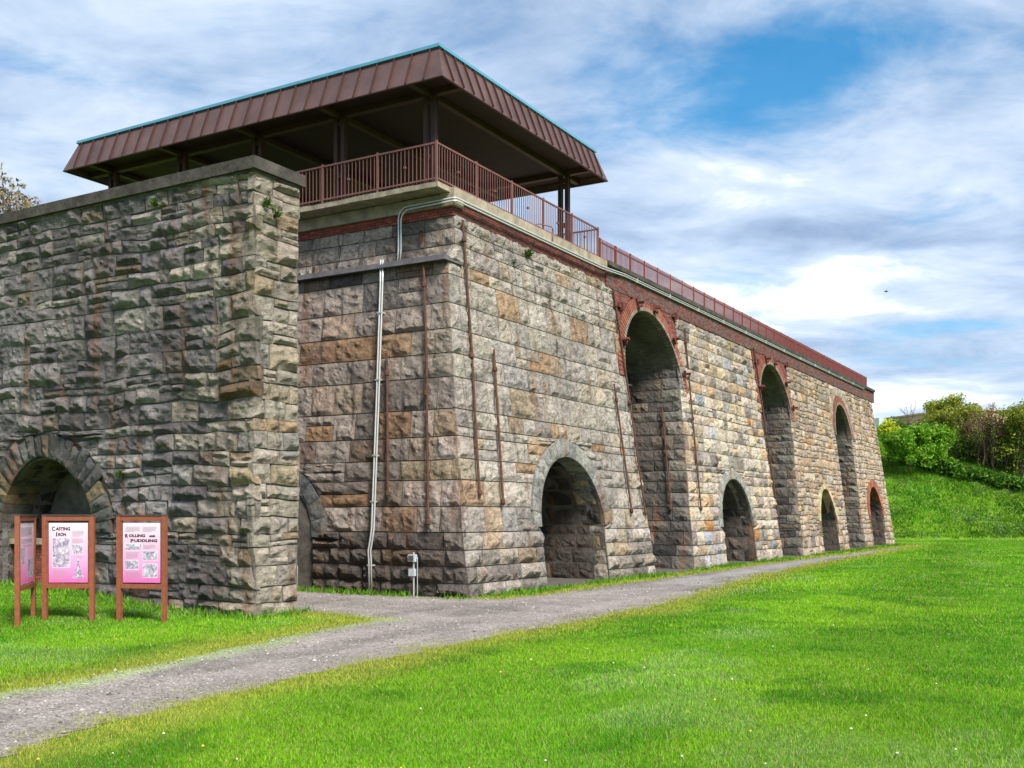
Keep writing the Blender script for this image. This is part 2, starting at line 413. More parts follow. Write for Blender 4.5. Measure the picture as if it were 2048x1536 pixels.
def path_sd(x, y):
    """signed distance to the path outline, >0 inside"""
    x = np.asarray(x, float).ravel(); y = np.asarray(y, float).ravel()
    d = np.full(x.shape, 1e9); ins = np.zeros(x.shape, bool); n = len(PATH)
    for i in range(n):
        ax, ay = PATH[i]; bx, by = PATH[(i+1) % n]; ex, ey = bx-ax, by-ay
        t = np.clip(((x-ax)*ex + (y-ay)*ey) / (ex*ex+ey*ey), 0, 1)
        d = np.minimum(d, np.hypot(x-ax-t*ex, y-ay-t*ey))
        if ey != 0: ins ^= ((ay > y) != (by > y)) & (x < ex*(y-ay)/ey + ax)
    return np.where(ins, d, -d)

def build_ground():
    def axis(lo, hi, step, far):
        a = list(np.arange(lo, hi + .01, step)); s = step; p = a[-1]
        while p < far: s *= 1.5; p += s; a.append(p)
        s = step; p = a[0]
        while p > -far: s *= 1.5; p -= s; a.insert(0, p)
        return np.array(a)
    xs = axis(-30, 125, .8, 1800); ys = axis(-45, 45, .8, 1800)
    X, Y = np.meshgrid(xs, ys, indexing='ij'); Z = height(X, Y)
    n, m = X.shape; V = np.stack([X, Y, Z], -1).reshape(-1, 3)
    i, j = np.meshgrid(np.arange(n-1), np.arange(m-1), indexing='ij'); a = (i*m + j).ravel()
    F = np.stack([a, a+m, a+m+1, a+1], -1)
    o = mobj('ground', V, F.tolist(), M['ground'], None, np.zeros(3), smooth=True); tag(o, kind='structure')
    # gravel path sheet with a ragged edge, 1.5 cm above the lawn soil
    st = .1; gx = np.arange(-24, 62, st); gy = np.arange(-12, 14, st)
    X, Y = np.meshgrid(gx, gy, indexing='ij')
    sdv = path_sd(X, Y).reshape(X.shape) + .16*fbm(X*1.4, Y*1.4, 2.0, 4)
    keep = sdv > -.10; Z = height(X, Y) + .008 + .012*sstep(-.1, .25, sdv) + .01*fbm(X*1.2, Y*1.2, 5.0, 3)
    idx = -np.ones(X.shape, int); q = keep[:-1, :-1] & keep[1:, :-1] & keep[1:, 1:] & keep[:-1, 1:]
    use = np.zeros_like(keep); use[:-1,:-1] |= q; use[1:,:-1] |= q; use[1:,1:] |= q; use[:-1,1:] |= q
    idx[use] = np.arange(use.sum())
    V = np.stack([X[use], Y[use], Z[use]], -1)
    ii, jj = np.nonzero(q); F = np.stack([idx[ii,jj], idx[ii+1,jj], idx[ii+1,jj+1], idx[ii,jj+1]], -1)
    base = np.array([.215, .19, .175]); col = np.tile(base, (len(V), 1)); s = sdv[use]
    # darker slag-grey towards the far stretch, worn pale wheel tracks, mossy margins
    far = sstep(0, 12, V[:,0]); col = col*(1-far[:,None]*.45) + far[:,None]*.45*np.array([.20,.20,.21])
    tr = np.exp(-((s-1.0)/.4)**2); col *= (1 + .22*tr)[:,None]; wet = sstep(.12, .4, fbm(V[:,0]*.35, V[:,1]*.9, 3.0, 4)); col *= (1 - .28*wet)[:,None]
    moss = sstep(.75, .0, s + .35*fbm(V[:,0]*.8, V[:,1]*.8, 9.0, 3)) * sstep(-4.5, -3.0, V[:,1] + .12*V[:,0]*0) * (V[:,0] < -5)
    col = col*(1-.55*moss[:,None]) + .55*moss[:,None]*np.array([.26,.36,.13])
    o = mobj('gravel_path', V, F.tolist(), M['gravel'], None, np.zeros(3), col, smooth=True); tag(o, kind='structure')
build_ground()

# ------------------------------------------------------------------ masonry
JOINT = .014
def stone_mesh(cs, P, Nf, back=.14, res=.085, bulge=.05, rough=.035, edge=.045, seed=0, strata=1.0, proud=0.0, joint=JOINT):
    """cs: 4 uv corners (ccw from lower left). Rock-faced block as verts, faces."""
    c = np.array(cs, float); ctr = c.mean(0)
    w = max(np.linalg.norm(c[1]-c[0]), np.linalg.norm(c[2]-c[3])); h = max(np.linalg.norm(c[3]-c[0]), np.linalg.norm(c[2]-c[1]))
    if w < .06 or h < .05: return None
    fu, fv = min(joint / w, .2), min(joint / h, .2)
    nu = int(max(2, min(14, round(w / res)))); nv = int(max(2, min(10, round(h / res))))
    eu, ev = min(edge / w, .3), min(edge / h, .3)
    s = np.concatenate([[0], np.linspace(eu, 1-eu, nu), [1]]); t = np.concatenate([[0], np.linspace(ev, 1-ev, nv), [1]])
    Sg, Tg = np.meshgrid(s, t, indexing='ij')
    r = np.random.default_rng(seed)
    j = np.zeros_like(Sg); j[1:-1, 1:-1] = 1
    Sg = Sg + j * r.uniform(-.3, .3, Sg.shape) * (1/(nu+1)); Tg = Tg + j * r.uniform(-.3, .3, Tg.shape) * (1/(nv+1))
    Sg = np.clip(Sg, 0, 1); Tg = np.clip(Tg, 0, 1)
    a = fu + Sg*(1-2*fu); b = fv + Tg*(1-2*fv)
    U = (1-a)*(1-b)*c[0,0] + a*(1-b)*c[1,0] + a*b*c[2,0] + (1-a)*b*c[3,0]
    V = (1-a)*(1-b)*c[0,1] + a*(1-b)*c[1,1] + a*b*c[2,1] + (1-a)*b*c[3,1]
    d = np.minimum(np.minimum(Sg, 1-Sg)*w, np.minimum(Tg, 1-Tg)*h)
    k = sstep(0, .11, d); so = seed * .37
    fq = 3.1 if strata < 1.5 else 2.3
    hh = bulge*r.uniform(.35, 1.15)*sstep(-.01, .16, d) + k*rough*1.5*fbm(U*fq+so, V*fq*strata, so, 3) + k*rough*.8*vnoise(U*fq*2.9+so, V*fq*2.9*strata, so)
    # tilted cleavage plane
    hh += k * rough * (r.uniform(-1, 1)*(Sg-.5) + r.uniform(-1.2, .6)*(Tg-.5))
    hh = np.maximum(hh, -.01*k) + proud
    hh[0,:] = hh[-1,:] = proud*.9; hh[:,0] = hh[:,-1] = proud*.9
    X = P(U, V); nn = Nf(U, V)
    pts = X + nn * hh[..., None]; n, m = Sg.shape
    vs = pts.reshape(-1, 3).tolist()
    fs = [(i*m+j_, (i+1)*m+j_, (i+1)*m+j_+1, i*m+j_+1) for i in range(n-1) for j_ in range(m-1)]
    ring = [(i, 0) for i in range(n)] + [(n-1, j_) for j_ in range(1, m)] + [(i, m-1) for i in range(n-2, -1, -1)] + [(0, j_) for j_ in range(m-2, 0, -1)]
    k0 = len(vs)
    for (i, j_) in ring: vs.append((X[i, j_] - nn[i, j_]*back).tolist())
    L = len(ring)
    for q in range(L):
        i0 = ring[q][0]*m + ring[q][1]; q2 = (q+1) % L; i1 = ring[q2][0]*m + ring[q2][1]
        fs.append((i0, k0+q, k0+q2, i1))
    return vs, fs

def plane_map(kind, base, slope, warp=0.0, ws=.8, wz=0.0):
    """front: u=x, y=base+slope*z ; end: u=y, x=base+slope*z (faces -y / -x)"""
    L = math.sqrt(1 + slope*slope)
    def wp(U, V):
        if warp <= 0: return U, V
        return U + warp*fbm(U*ws, V*ws, 1.7+wz, 2), V + warp*fbm(U*ws+40, V*ws, 6.1+wz, 2)
    if kind == 'front':
        n = np.array([0, -1/L, slope/L])
        def P(U, V): U, V = wp(np.asarray(U), np.asarray(V)); return np.stack([U, base + slope*V, V], -1)
    elif kind == 'end':
        n = np.array([-1/L, 0, slope/L])
        def P(U, V): U, V = wp(np.asarray(U), np.asarray(V)); return np.stack([base + slope*V, U, V], -1)
    def Nf(U, V): return np.broadcast_to(n, np.shape(U) + (3,))
    return P, Nf

def interp(pts):
    xs = [p[0] for p in pts]; ys = [p[1] for p in pts]
    return lambda v: float(np.interp(v, xs, ys))

class Stones:
    """collects the blocks of one thing; the 300 that show largest become parts, the rest one joined part"""
    def __init__(s): s.items = []; s.marks = []
    def put(s, quad, P, Nf, color, name='stone', **kw):
        r = stone_mesh(quad, P, Nf, seed=rng.randrange(1 << 20), **kw)
        if r is None: return
        c = np.array(quad).mean(0); X = P(c[0], c[1]); n = Nf(c[0], c[1])
        px, py, dep = project(X); q = np.array(quad); A = .5*abs((q[2,0]-q[0,0])*(q[3,1]-q[1,1]) - (q[3,0]-q[1,0])*(q[2,1]-q[0,1]))
        view = (CAM - X) / np.linalg.norm(CAM - X)
        score = A * max(n @ view, 0) / dep**2
        if not (-60 < px < 2108): score *= .1
        s.items.append([score, r, color, name, X, (px, py), q, P])
    def recolor(s, marks):
        """marks: (px, py, rgb) - the block found at that place of the wall takes that colour"""
        for mx, my, rgb in marks:
            best = None
            for it in s.items:
                d = math.hypot(it[5][0]-mx, it[5][1]-my)
                if best is None or d < best[0]: best = (d, it)
            if best and best[0] < 60: best[1][2] = toward(rgb, best[1][2], .28)
    def build(s, parent, mat, limit=290):
        s.items.sort(key=lambda t: -t[0]); rest = MB()
        for k, (sc, (v, f), col, name, X, pp, q, P) in enumerate(s.items):
            if k < limit and sc > 0:
                mobj(name, v, f, mat, parent, X, np.tile(col, (len(v), 1)))
            else: rest.add(v, f, col)
        if rest.v:
            o = rest.build('small_stones', mat, parent, color=True); o['kind'] = 'stuff'

def lay(st, P, Nf, courses, uL, uR, wr, color, arch=None, split=0.0, mat_kw=None, vmax=99, jit=0.0):
    """coursed blocks between uL(v) and uR(v); arch = (uc, hw(v)) keeps an opening clear"""
    kw = mat_kw or {}
    if arch:
        # a course joint at the crown of the ring
        cr = next((v for v in np.arange(0, 12, .01) if arch[1](v) <= 0), None)
        if cr is not None and courses[0] < cr < courses[-1]:
            courses = sorted(list(courses) + [float(cr)])
            k = courses.index(float(cr))
            if 0 < k < len(courses)-1:
                if courses[k+1]-courses[k] < .16 and k+1 < len(courses)-1: del courses[k+1]
                if courses[k]-courses[k-1] < .16 and k-1 > 0: del courses[k-1]
    for ci in range(len(courses)-1):
        v0, v1 = courses[ci], courses[ci+1]
        if v0 >= vmax: break
        spans = []
        a0, a1, b0, b1 = uL(v0+.01), uL(v1-.01), uR(v0+.01), uR(v1-.01)
        if arch and arch[1](v0) > .02:
            uc, hw = arch; spans = [(a0, a1, uc-hw(v0), uc-hw(v1)), (uc+hw(v0), uc+hw(v1), b0, b1)]
        else: spans = [(a0, a1, b0, b1)]
        for (l0, l1, r0, r1) in spans:
            lo, hi = max(l0, l1), min(r0, r1)
            if hi - lo < .12:
                if (r0-l0) + (r1-l1) > .3: cuts = []
                else: continue
            else:
                cuts = []; p = lo + rng.uniform(*wr)*rng.uniform(.5, 1)
                hgt = v1 - v0
                while p < hi - wr[0]*.6:
                    cuts.append(p); p += rng.uniform(*wr) * (.75 + .5*min(hgt/.5, 1.4)*.5)
            L = [(l0, l1)] + [(c + rng.uniform(-.012, .012), c + rng.uniform(-.012, .012)) for c in cuts] + [(r0, r1)]
            for si, ((p0, p1), (q0, q1)) in enumerate(zip(L[:-1], L[1:])):
                w = (q0-p0+q1-p1)/2
                rects = [[(p0, v0), (q0, v0), (q1, v1), (p1, v1)]]
                near = len(spans) == 2 and ((l0 == a0 and si == len(L)-2) or (l0 != a0 and si == 0))
                if near and abs(arch[1](v0)-arch[1](v1)) > .38:
                    uc, hw = arch; m = 2; lv = [v0+(v1-v0)*k/m for k in range(m+1)]; rects = []
                    for A, B in zip(lv[:-1], lv[1:]):
                        f0, f1 = (A-v0)/(v1-v0), (B-v0)/(v1-v0)
                        if l0 == a0: rects.append([(p0+(p1-p0)*f0, A), (uc-hw(A), A), (uc-hw(B), B), (p0+(p1-p0)*f1, B)])
                        else: rects.append([(uc+hw(A), A), (q0+(q1-q0)*f0, A), (q0+(q1-q0)*f1, B), (uc+hw(B), B)])
                    rects = [q for q in rects if min(q[1][0]-q[0][0], q[2][0]-q[3][0]) > .03]
                elif split and w > .35 and (v1-v0) > .24 and rng.random() < split:
                    vm = v0 + (v1-v0)*rng.uniform(.38, .62); t = (vm-v0)/(v1-v0)
                    pm, qm = p0+(p1-p0)*t, q0+(q1-q0)*t
                    rects = []
                    for (A, B, lo_, hi_) in (((p0,q0),(pm,qm),v0,vm), ((pm,qm),(p1,q1),vm,v1)):
                        if rng.random() < .45 and w > .6:
                            f = rng.uniform(.35, .65); x0 = A[0]+(A[1]-A[0])*f; x1 = B[0]+(B[1]-B[0])*f
                            rects += [[(A[0],lo_),(x0,lo_),(x1,hi_),(B[0],hi_)], [(x0,lo_),(A[1],lo_),(B[1],hi_),(x1,hi_)]]
                        else: rects.append([(A[0],lo_),(A[1],lo_),(B[1],hi_),(B[0],hi_)])
                for q in rects:
                    if jit and not near: q = [(a+rng.uniform(-jit, jit), b+rng.uniform(-jit, jit)*.8) for a, b in q]
                    c = np.array(q).mean(0); k2 = dict(kw)
                    if callable(k2.get('bulge')): k2['bulge'] = k2['bulge'](c[0], c[1])
                    st.put(q, P, Nf, color(c[0], c[1]), **k2)

def pick(pal):
    t = rng.random() * sum(w for w, _ in pal)
    for w, c in pal:
        t -= w
        if t <= 0: break
    k = rng.uniform(.82, 1.16); return tuple(min(.8, x*k*rng.uniform(.97, 1.03)) for x in c)
def toward(c, m, k): return tuple(a*(1-k) + b*k for a, b in zip(c, m))
ORANGE = (.50, .24, .085); TAN = (.46, .33, .20); BROWN = (.25, .135, .07); PINK = (.36, .24, .18)
PAL1 = [(5, (0.621, 0.548, 0.486)), (4, (0.544, 0.488, 0.446)), (1.8, (0.621, 0.510, 0.396)), (1.4, (0.432, 0.400, 0.390)), (.5, (0.554, 0.400, 0.260)), (.12, ORANGE), (.8, (0.333, 0.294, 0.277))]
PALE = [(5, (0.580, 0.479, 0.408)), (4, (0.493, 0.414, 0.363)), (1.6, (0.556, 0.407, 0.299)), (1.3, (0.309, 0.257, 0.236)), (.4, (0.370, 0.240, 0.161)), (.3, (0.568, 0.359, 0.207))]
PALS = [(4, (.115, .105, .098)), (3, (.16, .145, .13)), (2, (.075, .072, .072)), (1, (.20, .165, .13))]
PAL2 = [(4, (0.594, 0.505, 0.410)), (3, (0.499, 0.434, 0.375)), (2.0, (0.606, 0.475, 0.333)), (1.8, (0.285, 0.249, 0.232)), (.6, (0.428, 0.434, 0.458)), (.8, (0.570, 0.404, 0.249)), (.12, ORANGE)]
PAL3 = [(4, (0.554, 0.436, 0.333)), (3, (0.439, 0.368, 0.310)), (2.5, (0.485, 0.351, 0.233)), (1, (0.300, 0.238, 0.188)), (.5, (0.520, 0.317, 0.166))]
PALW = [(4, (0.246, 0.219, 0.229)), (3, (0.343, 0.305, 0.300)), (3.0, (0.141, 0.128, 0.139)), (1.6, (0.466, 0.407, 0.366)), (.3, (0.466, 0.340, 0.233))]
PALWL = [(4, (0.635, 0.543, 0.438)), (3, (0.533, 0.465, 0.394)), (1.2, (0.584, 0.459, 0.320)), (.8, (0.355, 0.338, 0.327)), (.3, (0.635, 0.398, 0.197))]
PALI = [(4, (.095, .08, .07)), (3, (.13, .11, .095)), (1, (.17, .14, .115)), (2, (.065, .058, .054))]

FB = .138     # batter of the long front: y = FB*z
def circ(half, zs, ro):
    """half width of an arch: jamb below the spring zs, circle of radius ro above"""
    def hw(v):
        if v <= zs: return half
        d = ro*ro - (v-zs)**2
        return math.sqrt(d) if d > 0 else 0.0
    return hw
def lancet(half, zs, crown, extra=0.0):
    def hw(v):
        if v <= zs: return half
        t = (v - zs) / (crown + extra - zs)
        return (half + extra) * math.sqrt(max(0, 1 - t**1.7)) if t < 1 else 0.0
    return hw

def arch_pts(half, zs, rise, n=14, pointed=False):
    out = []
    for k in range(n+1):
        th = math.pi*(1 - k/n)
        if pointed:
            s = k/n; x = -half + 2*half*s; t = abs(x)/half
            # ogive
            out.append((x, zs + rise*(1 - t**2.2)**(1/1.15) if t < 1 else zs))
        else: out.append((half*math.cos(th), zs + rise*math.sin(th)))
    return out

def core_with_arch(name, parent, uL, uR, top, a, depth, backy, mat, set_back=.03):
    """mortar core of a stack: battered front with an arched recess, sides, top and back"""
    uc, half, zs, rise, pointed, rec = a
    mb = MB(); y = lambda z: FB*z + set_back
    zs_list = sorted(set([0, zs, top] + [t for t in np.arange(.5, top, .5)]))
    ap = [(-half, 0.0)] + arch_pts(half, zs, rise, 16, pointed) + [(half, 0.0)]
    # side strips left and right of the opening
    zl = [z for z in zs_list]
    eps = set_back
    for side in (0, 1):
        v = []; f = []
        for z in zl:
            u_edge = uL(z)+eps if side == 0 else uR(z)-eps; u_in = uc - half if side == 0 else uc + half
            v += [(u_edge, y(z), z), (u_in, y(z), z)]
        for i in range(len(zl)-1):
            q = (2*i, 2*i+1, 2*i+3, 2*i+2); f.append(q if side == 0 else q[::-1])
        mb.add(v, f)
    # above the arch
    v = []; f = []; pts = ap[1:-1]
    for (du, z) in pts: v += [(uc+du, y(z), z), (uc+du, y(top), top)]
    for i in range(len(pts)-1): f.append((2*i, 2*i+2, 2*i+3, 2*i+1))
    mb.add(v, f)
    # recess lining and back wall
    v = []; f = []
    for (du, z) in ap: v += [(uc+du, y(z), z), (uc+du, rec, z)]
    for i in range(len(ap)-1): f.append((2*i, 2*i+1, 2*i+3, 2*i+2))
    mb.add(v, f); n = len(ap)
    MB().box((uc-half-.1, .0, -.1), (uc+half+.1, rec+.1, .03)).build('recess_floor', M['dirt'], parent)
    mb.add([(uc+du, rec-.01, z) for du, z in ap], [tuple(range(n))])
    # sides, back and top
    for side in (0, 1):
        v = []; f = []
        for z in zl:
            u = uL(z)+eps if side == 0 else uR(z)-eps; v += [(u, y(z), z), (u, backy, z)]
        for i in range(len(zl)-1):
            q = (2*i, 2*i+2, 2*i+3, 2*i+1); f.append(q if side == 0 else q[::-1])
        mb.add(v, f)
    mb.add([(uL(0), backy, 0), (uR(0), backy, 0), (uR(top), backy, top), (uL(top), backy, top)], [(0, 3, 2, 1)])
    mb.add([(uL(top)+eps, y(top), top), (uR(top)-eps, y(top), top), (uR(top), backy, top), (uL(top), backy, top)], [(0, 1, 2, 3)])
    return mb.build(name, mat, parent)

def voussoirs(st, P, Nf, uc, zs, r0, r1, n, color, th0=0.0, th1=math.pi, proud=.05, bulge=.05, back=.5, rough=.03, pw=0.0):
    for k in range(n):
        a, b = th1 - (th1-th0)*k/n, th1 - (th1-th0)*(k+1)/n
        e = rng.uniform(-pw, pw)
        q = [(uc + r0*math.cos(a), zs + r0*math.sin(a)), (uc + r0*math.cos(b), zs + r0*math.sin(b)),
             (uc + (r1+e)*math.cos(b), zs + (r1+e)*math.sin(b)), (uc + (r1+e)*math.cos(a), zs + (r1+e)*math.sin(a))]
        st.put(q, P, Nf, color(), name='voussoir', proud=proud, bulge=bulge, back=back, rough=rough, joint=.01)

def tunnel_map(uc, half, zs, lead=.04):
    """lining of an arched recess: u = distance in from the face, v = height, then along the soffit"""
    def ang(V): return np.clip((V - zs)/half, 0, math.pi)
    def P(U, V):
        U = np.asarray(U, float); V = np.asarray(V, float); th = ang(V)
        x = uc + half*np.cos(th); z = np.where(V < zs, V, zs + half*np.sin(th))
        return np.stack([x, FB*z + U + lead, z], -1)
    def Nf(U, V):
        th = ang(np.asarray(V, float)); o = np.zeros(np.shape(th)); return np.stack([-np.cos(th), o, -np.sin(th)], -1)
    return P, Nf

def courses(lo, hi, a, b):
    z = [lo]
    while z[-1] < hi - a*.7: z.append(min(hi, z[-1] + rng.uniform(a, b)))
    z[-1] = hi; return z

GROUP = 'stone furnace stacks in a row'
def rods(parent, faces):
    """rusty tie rods lying on the face, with collars; faces: list of (pts world)"""
    for pts in faces:
        pts = [np.asarray(p, float) for p in pts]
        r = MB().tube(pts, .034, 8).build('tie_rod', M['rust'], parent, smooth=False)
        L = sum(np.linalg.norm(b-a) for a, b in zip(pts[:-1], pts[1:]))
        p0, p1 = pts[0], pts[-1]; t = (p1-p0)/np.linalg.norm(p1-p0)
        d = .55 if L > 1.5 else L*.3
        for s in ([d, L*.5, L-.12] if L > 5 else [d, L-.1]):
            c = p0 + t*s; mb = MB().tube([c - t*.07, c - t*.05, c + t*.05, c + t*.07], [.04, .062, .062, .04], 8)
            mb.build('collar', M['rust'], r)

# --- stack 1 : big squared ashlar, end wall towards the path
T1Z = [0.0, .34, .76, 1.18, 1.62, 2.27, 2.94, 3.48, 4.05, 4.75, 5.57, 6.19, 6.82, 7.5, 8.28, 8.62, 9.16, 9.61, 10.0]
def T1L(z): return 0.0 if z < 1.62 else (.0 + (z-1.62)*.111 if z < 8.63 else 1.2 + .13*(z-8.63))
T1R = interp([(0, 11.82), (10, 11.1)])
def stack1():
    t = empty('furnace_stack', (5.9, 4, 0), 'nearest stone furnace stack, big squared grey blocks, wide end wall beside the path', 'stone stack', GROUP)
    uc, half, zs, ro = 6.12, 2.05, 1.72, 2.57
    core_with_arch('masonry_core', t, T1L, T1R, 10.0, (uc, half, zs, half, False, 4.2), 4, 13.0, M['mortar'])
    st = Stones(); P, Nf = plane_map('front', 0, FB, .018, .7)
    zplinth = lambda u, v: (.11 if v < 1.6 else .05) * rng.uniform(.6, 1.4)
    def col(u, v):
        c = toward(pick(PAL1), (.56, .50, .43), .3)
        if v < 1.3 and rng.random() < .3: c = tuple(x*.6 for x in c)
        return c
    hw = circ(half, zs, ro)
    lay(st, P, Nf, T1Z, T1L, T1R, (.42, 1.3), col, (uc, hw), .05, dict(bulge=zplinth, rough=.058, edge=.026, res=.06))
    voussoirs(st, P, Nf, uc, zs, half, ro, 17, lambda: pick([(3, (.44, .43, .40)), (2, (.38, .37, .35)), (.5, TAN)]), pw=.05)
    # end wall, lower part below the ledge and set-back upper part
    P2, N2 = plane_map('end', -.18, .111, .018, .7)
    P2b, N2b = plane_map('end', 0.0, 0.0, .018, .7)
    P3, N3 = plane_map('end', 1.2 - .13*8.63, .13, .018, .7)
    fl = lambda z: FB*z; far = lambda z: 8.6
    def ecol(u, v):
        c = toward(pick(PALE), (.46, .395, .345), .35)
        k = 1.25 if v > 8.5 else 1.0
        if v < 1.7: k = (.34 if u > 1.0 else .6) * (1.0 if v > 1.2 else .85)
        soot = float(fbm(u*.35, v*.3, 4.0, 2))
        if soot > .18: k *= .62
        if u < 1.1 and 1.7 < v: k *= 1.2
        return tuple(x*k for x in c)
    aw = (6.55, circ(1.5, 1.45, 2.0))
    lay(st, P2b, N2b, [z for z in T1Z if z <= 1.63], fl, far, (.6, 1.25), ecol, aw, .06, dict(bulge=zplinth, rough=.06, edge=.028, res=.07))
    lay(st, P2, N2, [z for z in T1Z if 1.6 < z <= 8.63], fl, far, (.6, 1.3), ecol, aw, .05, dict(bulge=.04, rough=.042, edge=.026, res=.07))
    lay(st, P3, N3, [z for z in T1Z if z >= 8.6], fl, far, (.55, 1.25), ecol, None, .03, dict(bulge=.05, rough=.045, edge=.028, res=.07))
    voussoirs(st, P2, N2, 6.55, 1.45, 1.5, 2.0, 11, lambda: pick([(3, (.24, .25, .255)), (1, (.18, .18, .18))]), pw=.02, proud=.02)
    # lining of the recess (right jamb and soffit)
    Pt, Nt = tunnel_map(uc, half, zs)
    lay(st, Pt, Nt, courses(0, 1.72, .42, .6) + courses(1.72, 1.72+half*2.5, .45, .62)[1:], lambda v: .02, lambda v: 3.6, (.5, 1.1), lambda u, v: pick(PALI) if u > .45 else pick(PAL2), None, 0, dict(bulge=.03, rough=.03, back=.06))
    O2 = (.50, .30, .145)
    st.recolor([(970,565,O2),(1030,620,(.55,.33,.16)),(1145,660,(.42,.24,.12)),(1082,722,O2),(1112,735,(.47,.31,.18)),(1000,530,(.50,.40,.27)),
                (625,706,(.34,.17,.075)),(685,702,(.40,.23,.11)),(812,690,(.46,.28,.14)),(880,690,(.50,.42,.33)),(645,860,(.40,.22,.10)),(785,852,(.36,.20,.10)),(880,850,(.43,.29,.18)),
                (690,990,(.42,.23,.10)),(840,930,(.42,.32,.20)),(890,930,(.44,.35,.22)),(795,1040,(.34,.19,.10)),(950,995,(.50,.29,.15)),(630,905,(.24,.15,.12)),
                (830,520,(.36,.23,.13)),(700,570,(.30,.19,.14)),(1060,900,(.50,.30,.13)),(1105,865,(.50,.31,.14)),(1060,945,(.48,.28,.14)),(780,600,(.13,.135,.14)),(720,570,(.13,.13,.135)),
                (1190,530,(.40,.31,.19)),(1150,545,(.48,.39,.25)),(1250,690,(.50,.30,.16)),(1262,745,(.50,.31,.17)),(720,860,(.26,.23,.20))])
    st.build(t, M['ashlar'])
    # brick infill of the end-wall arch
    mb = MB(); brick_patch(mb, P2b, N2b, 5.05, 8.05, 0.0, 2.6, off=-.35, keep=lambda u, v: abs(u-6.55) < circ(1.5,1.45,1.5)(v)-.02)
    o = mb.build('arch_infill_bricks', M['brick'], t, color=True); o['kind'] = 'stuff'
    MB().box((.36, 4.9, 0), (.42, 8.2, 3.1)).build('infill_backing', M['mortar_dark'], t)
    # dark drip ledge across the end wall
    mb = MB(); mb.add([(.56, 1.12, 8.60), (1.42, 1.12, 8.60), (1.42, 9.5, 8.60), (.56, 9.5, 8.60), (.62, 1.2, 8.75), (1.42, 1.2, 8.75), (1.42, 9.5, 8.75), (.62, 9.5, 8.75)],
                      [(0,3,2,1),(4,5,6,7),(0,1,5,4),(1,2,6,5),(2,3,7,6),(3,0,4,7)])
    mb.build('drip_ledge', M['ledge'], t)
    o_ = .11
    F = lambda x, z: (x, FB*z - o_, z)
    E = lambda y, z: (-.18 + .111*z - o_, y, z)
    rods(t, [[F(1.6, 9.85), F(1.45, 8.2), F(1.28, 6.3), F(.98, 3.9), F(.84, 2.5)], [F(2.42, 6.5), F(1.95, 2.3)], [F(10.08, 6.4), F(10.2, 2.1)],
             [F(11.02, 9.75), F(11.14, 7.6), F(11.2, 6.0), F(11.3, 2.0)],
             [E(1.85, 8.55), E(1.6, 6.4), E(1.18, 1.75)], [E(2.85, 6.3), E(2.5, 2.5)]])
    # iron wall stubs on the upper end wall
    for y, z in ((2.35, 9.5), (3.0, 9.0), (6.0, 8.95)):
        MB().bar((1.2+.13*(z-8.63)-.07, y, z+.14), (1.2+.13*(z-8.63)-.09, y, z-.18), .06).build('iron_stub', M['rust'], t)
    return t

def brick_patch(mb, P, Nf, u0, u1, v0, v1, off=0.0, keep=None, bl=.205, bh=.068, cols=None):
    cols = cols or [(.17, .058, .046), (.14, .048, .041), (.20, .07, .054), (.11, .042, .038)]
    row = 0; v = v0
    while v < v1 - .02:
        u = u0 - (bl/2 if row % 2 else 0)
        while u < u1:
            a, b = max(u, u0), min(u+bl, u1)
            if b - a > .03 and (keep is None or (keep((a+b)/2, v+bh/2))):
                j = .005; q = np.array([(a+j, v+j), (b-j, v+j), (b-j, v+bh-j), (a+j, v+bh-j)])
                d = off + rng.uniform(-.004, .004)
                X = P(q[:,0], q[:,1]); n = Nf(q[:,0], q[:,1])
                vv = list(X + n*d) + list(X + n*(d-.05))
                c = rng.choice(cols); k = rng.uniform(.8, 1.2)
                mb.add(vv, [(0,1,2,3),(0,4,5,1),(1,5,6,2),(2,6,7,3),(3,7,4,0)], tuple(x*k for x in c))
            u += bl
        v += bh; row += 1
stack1()

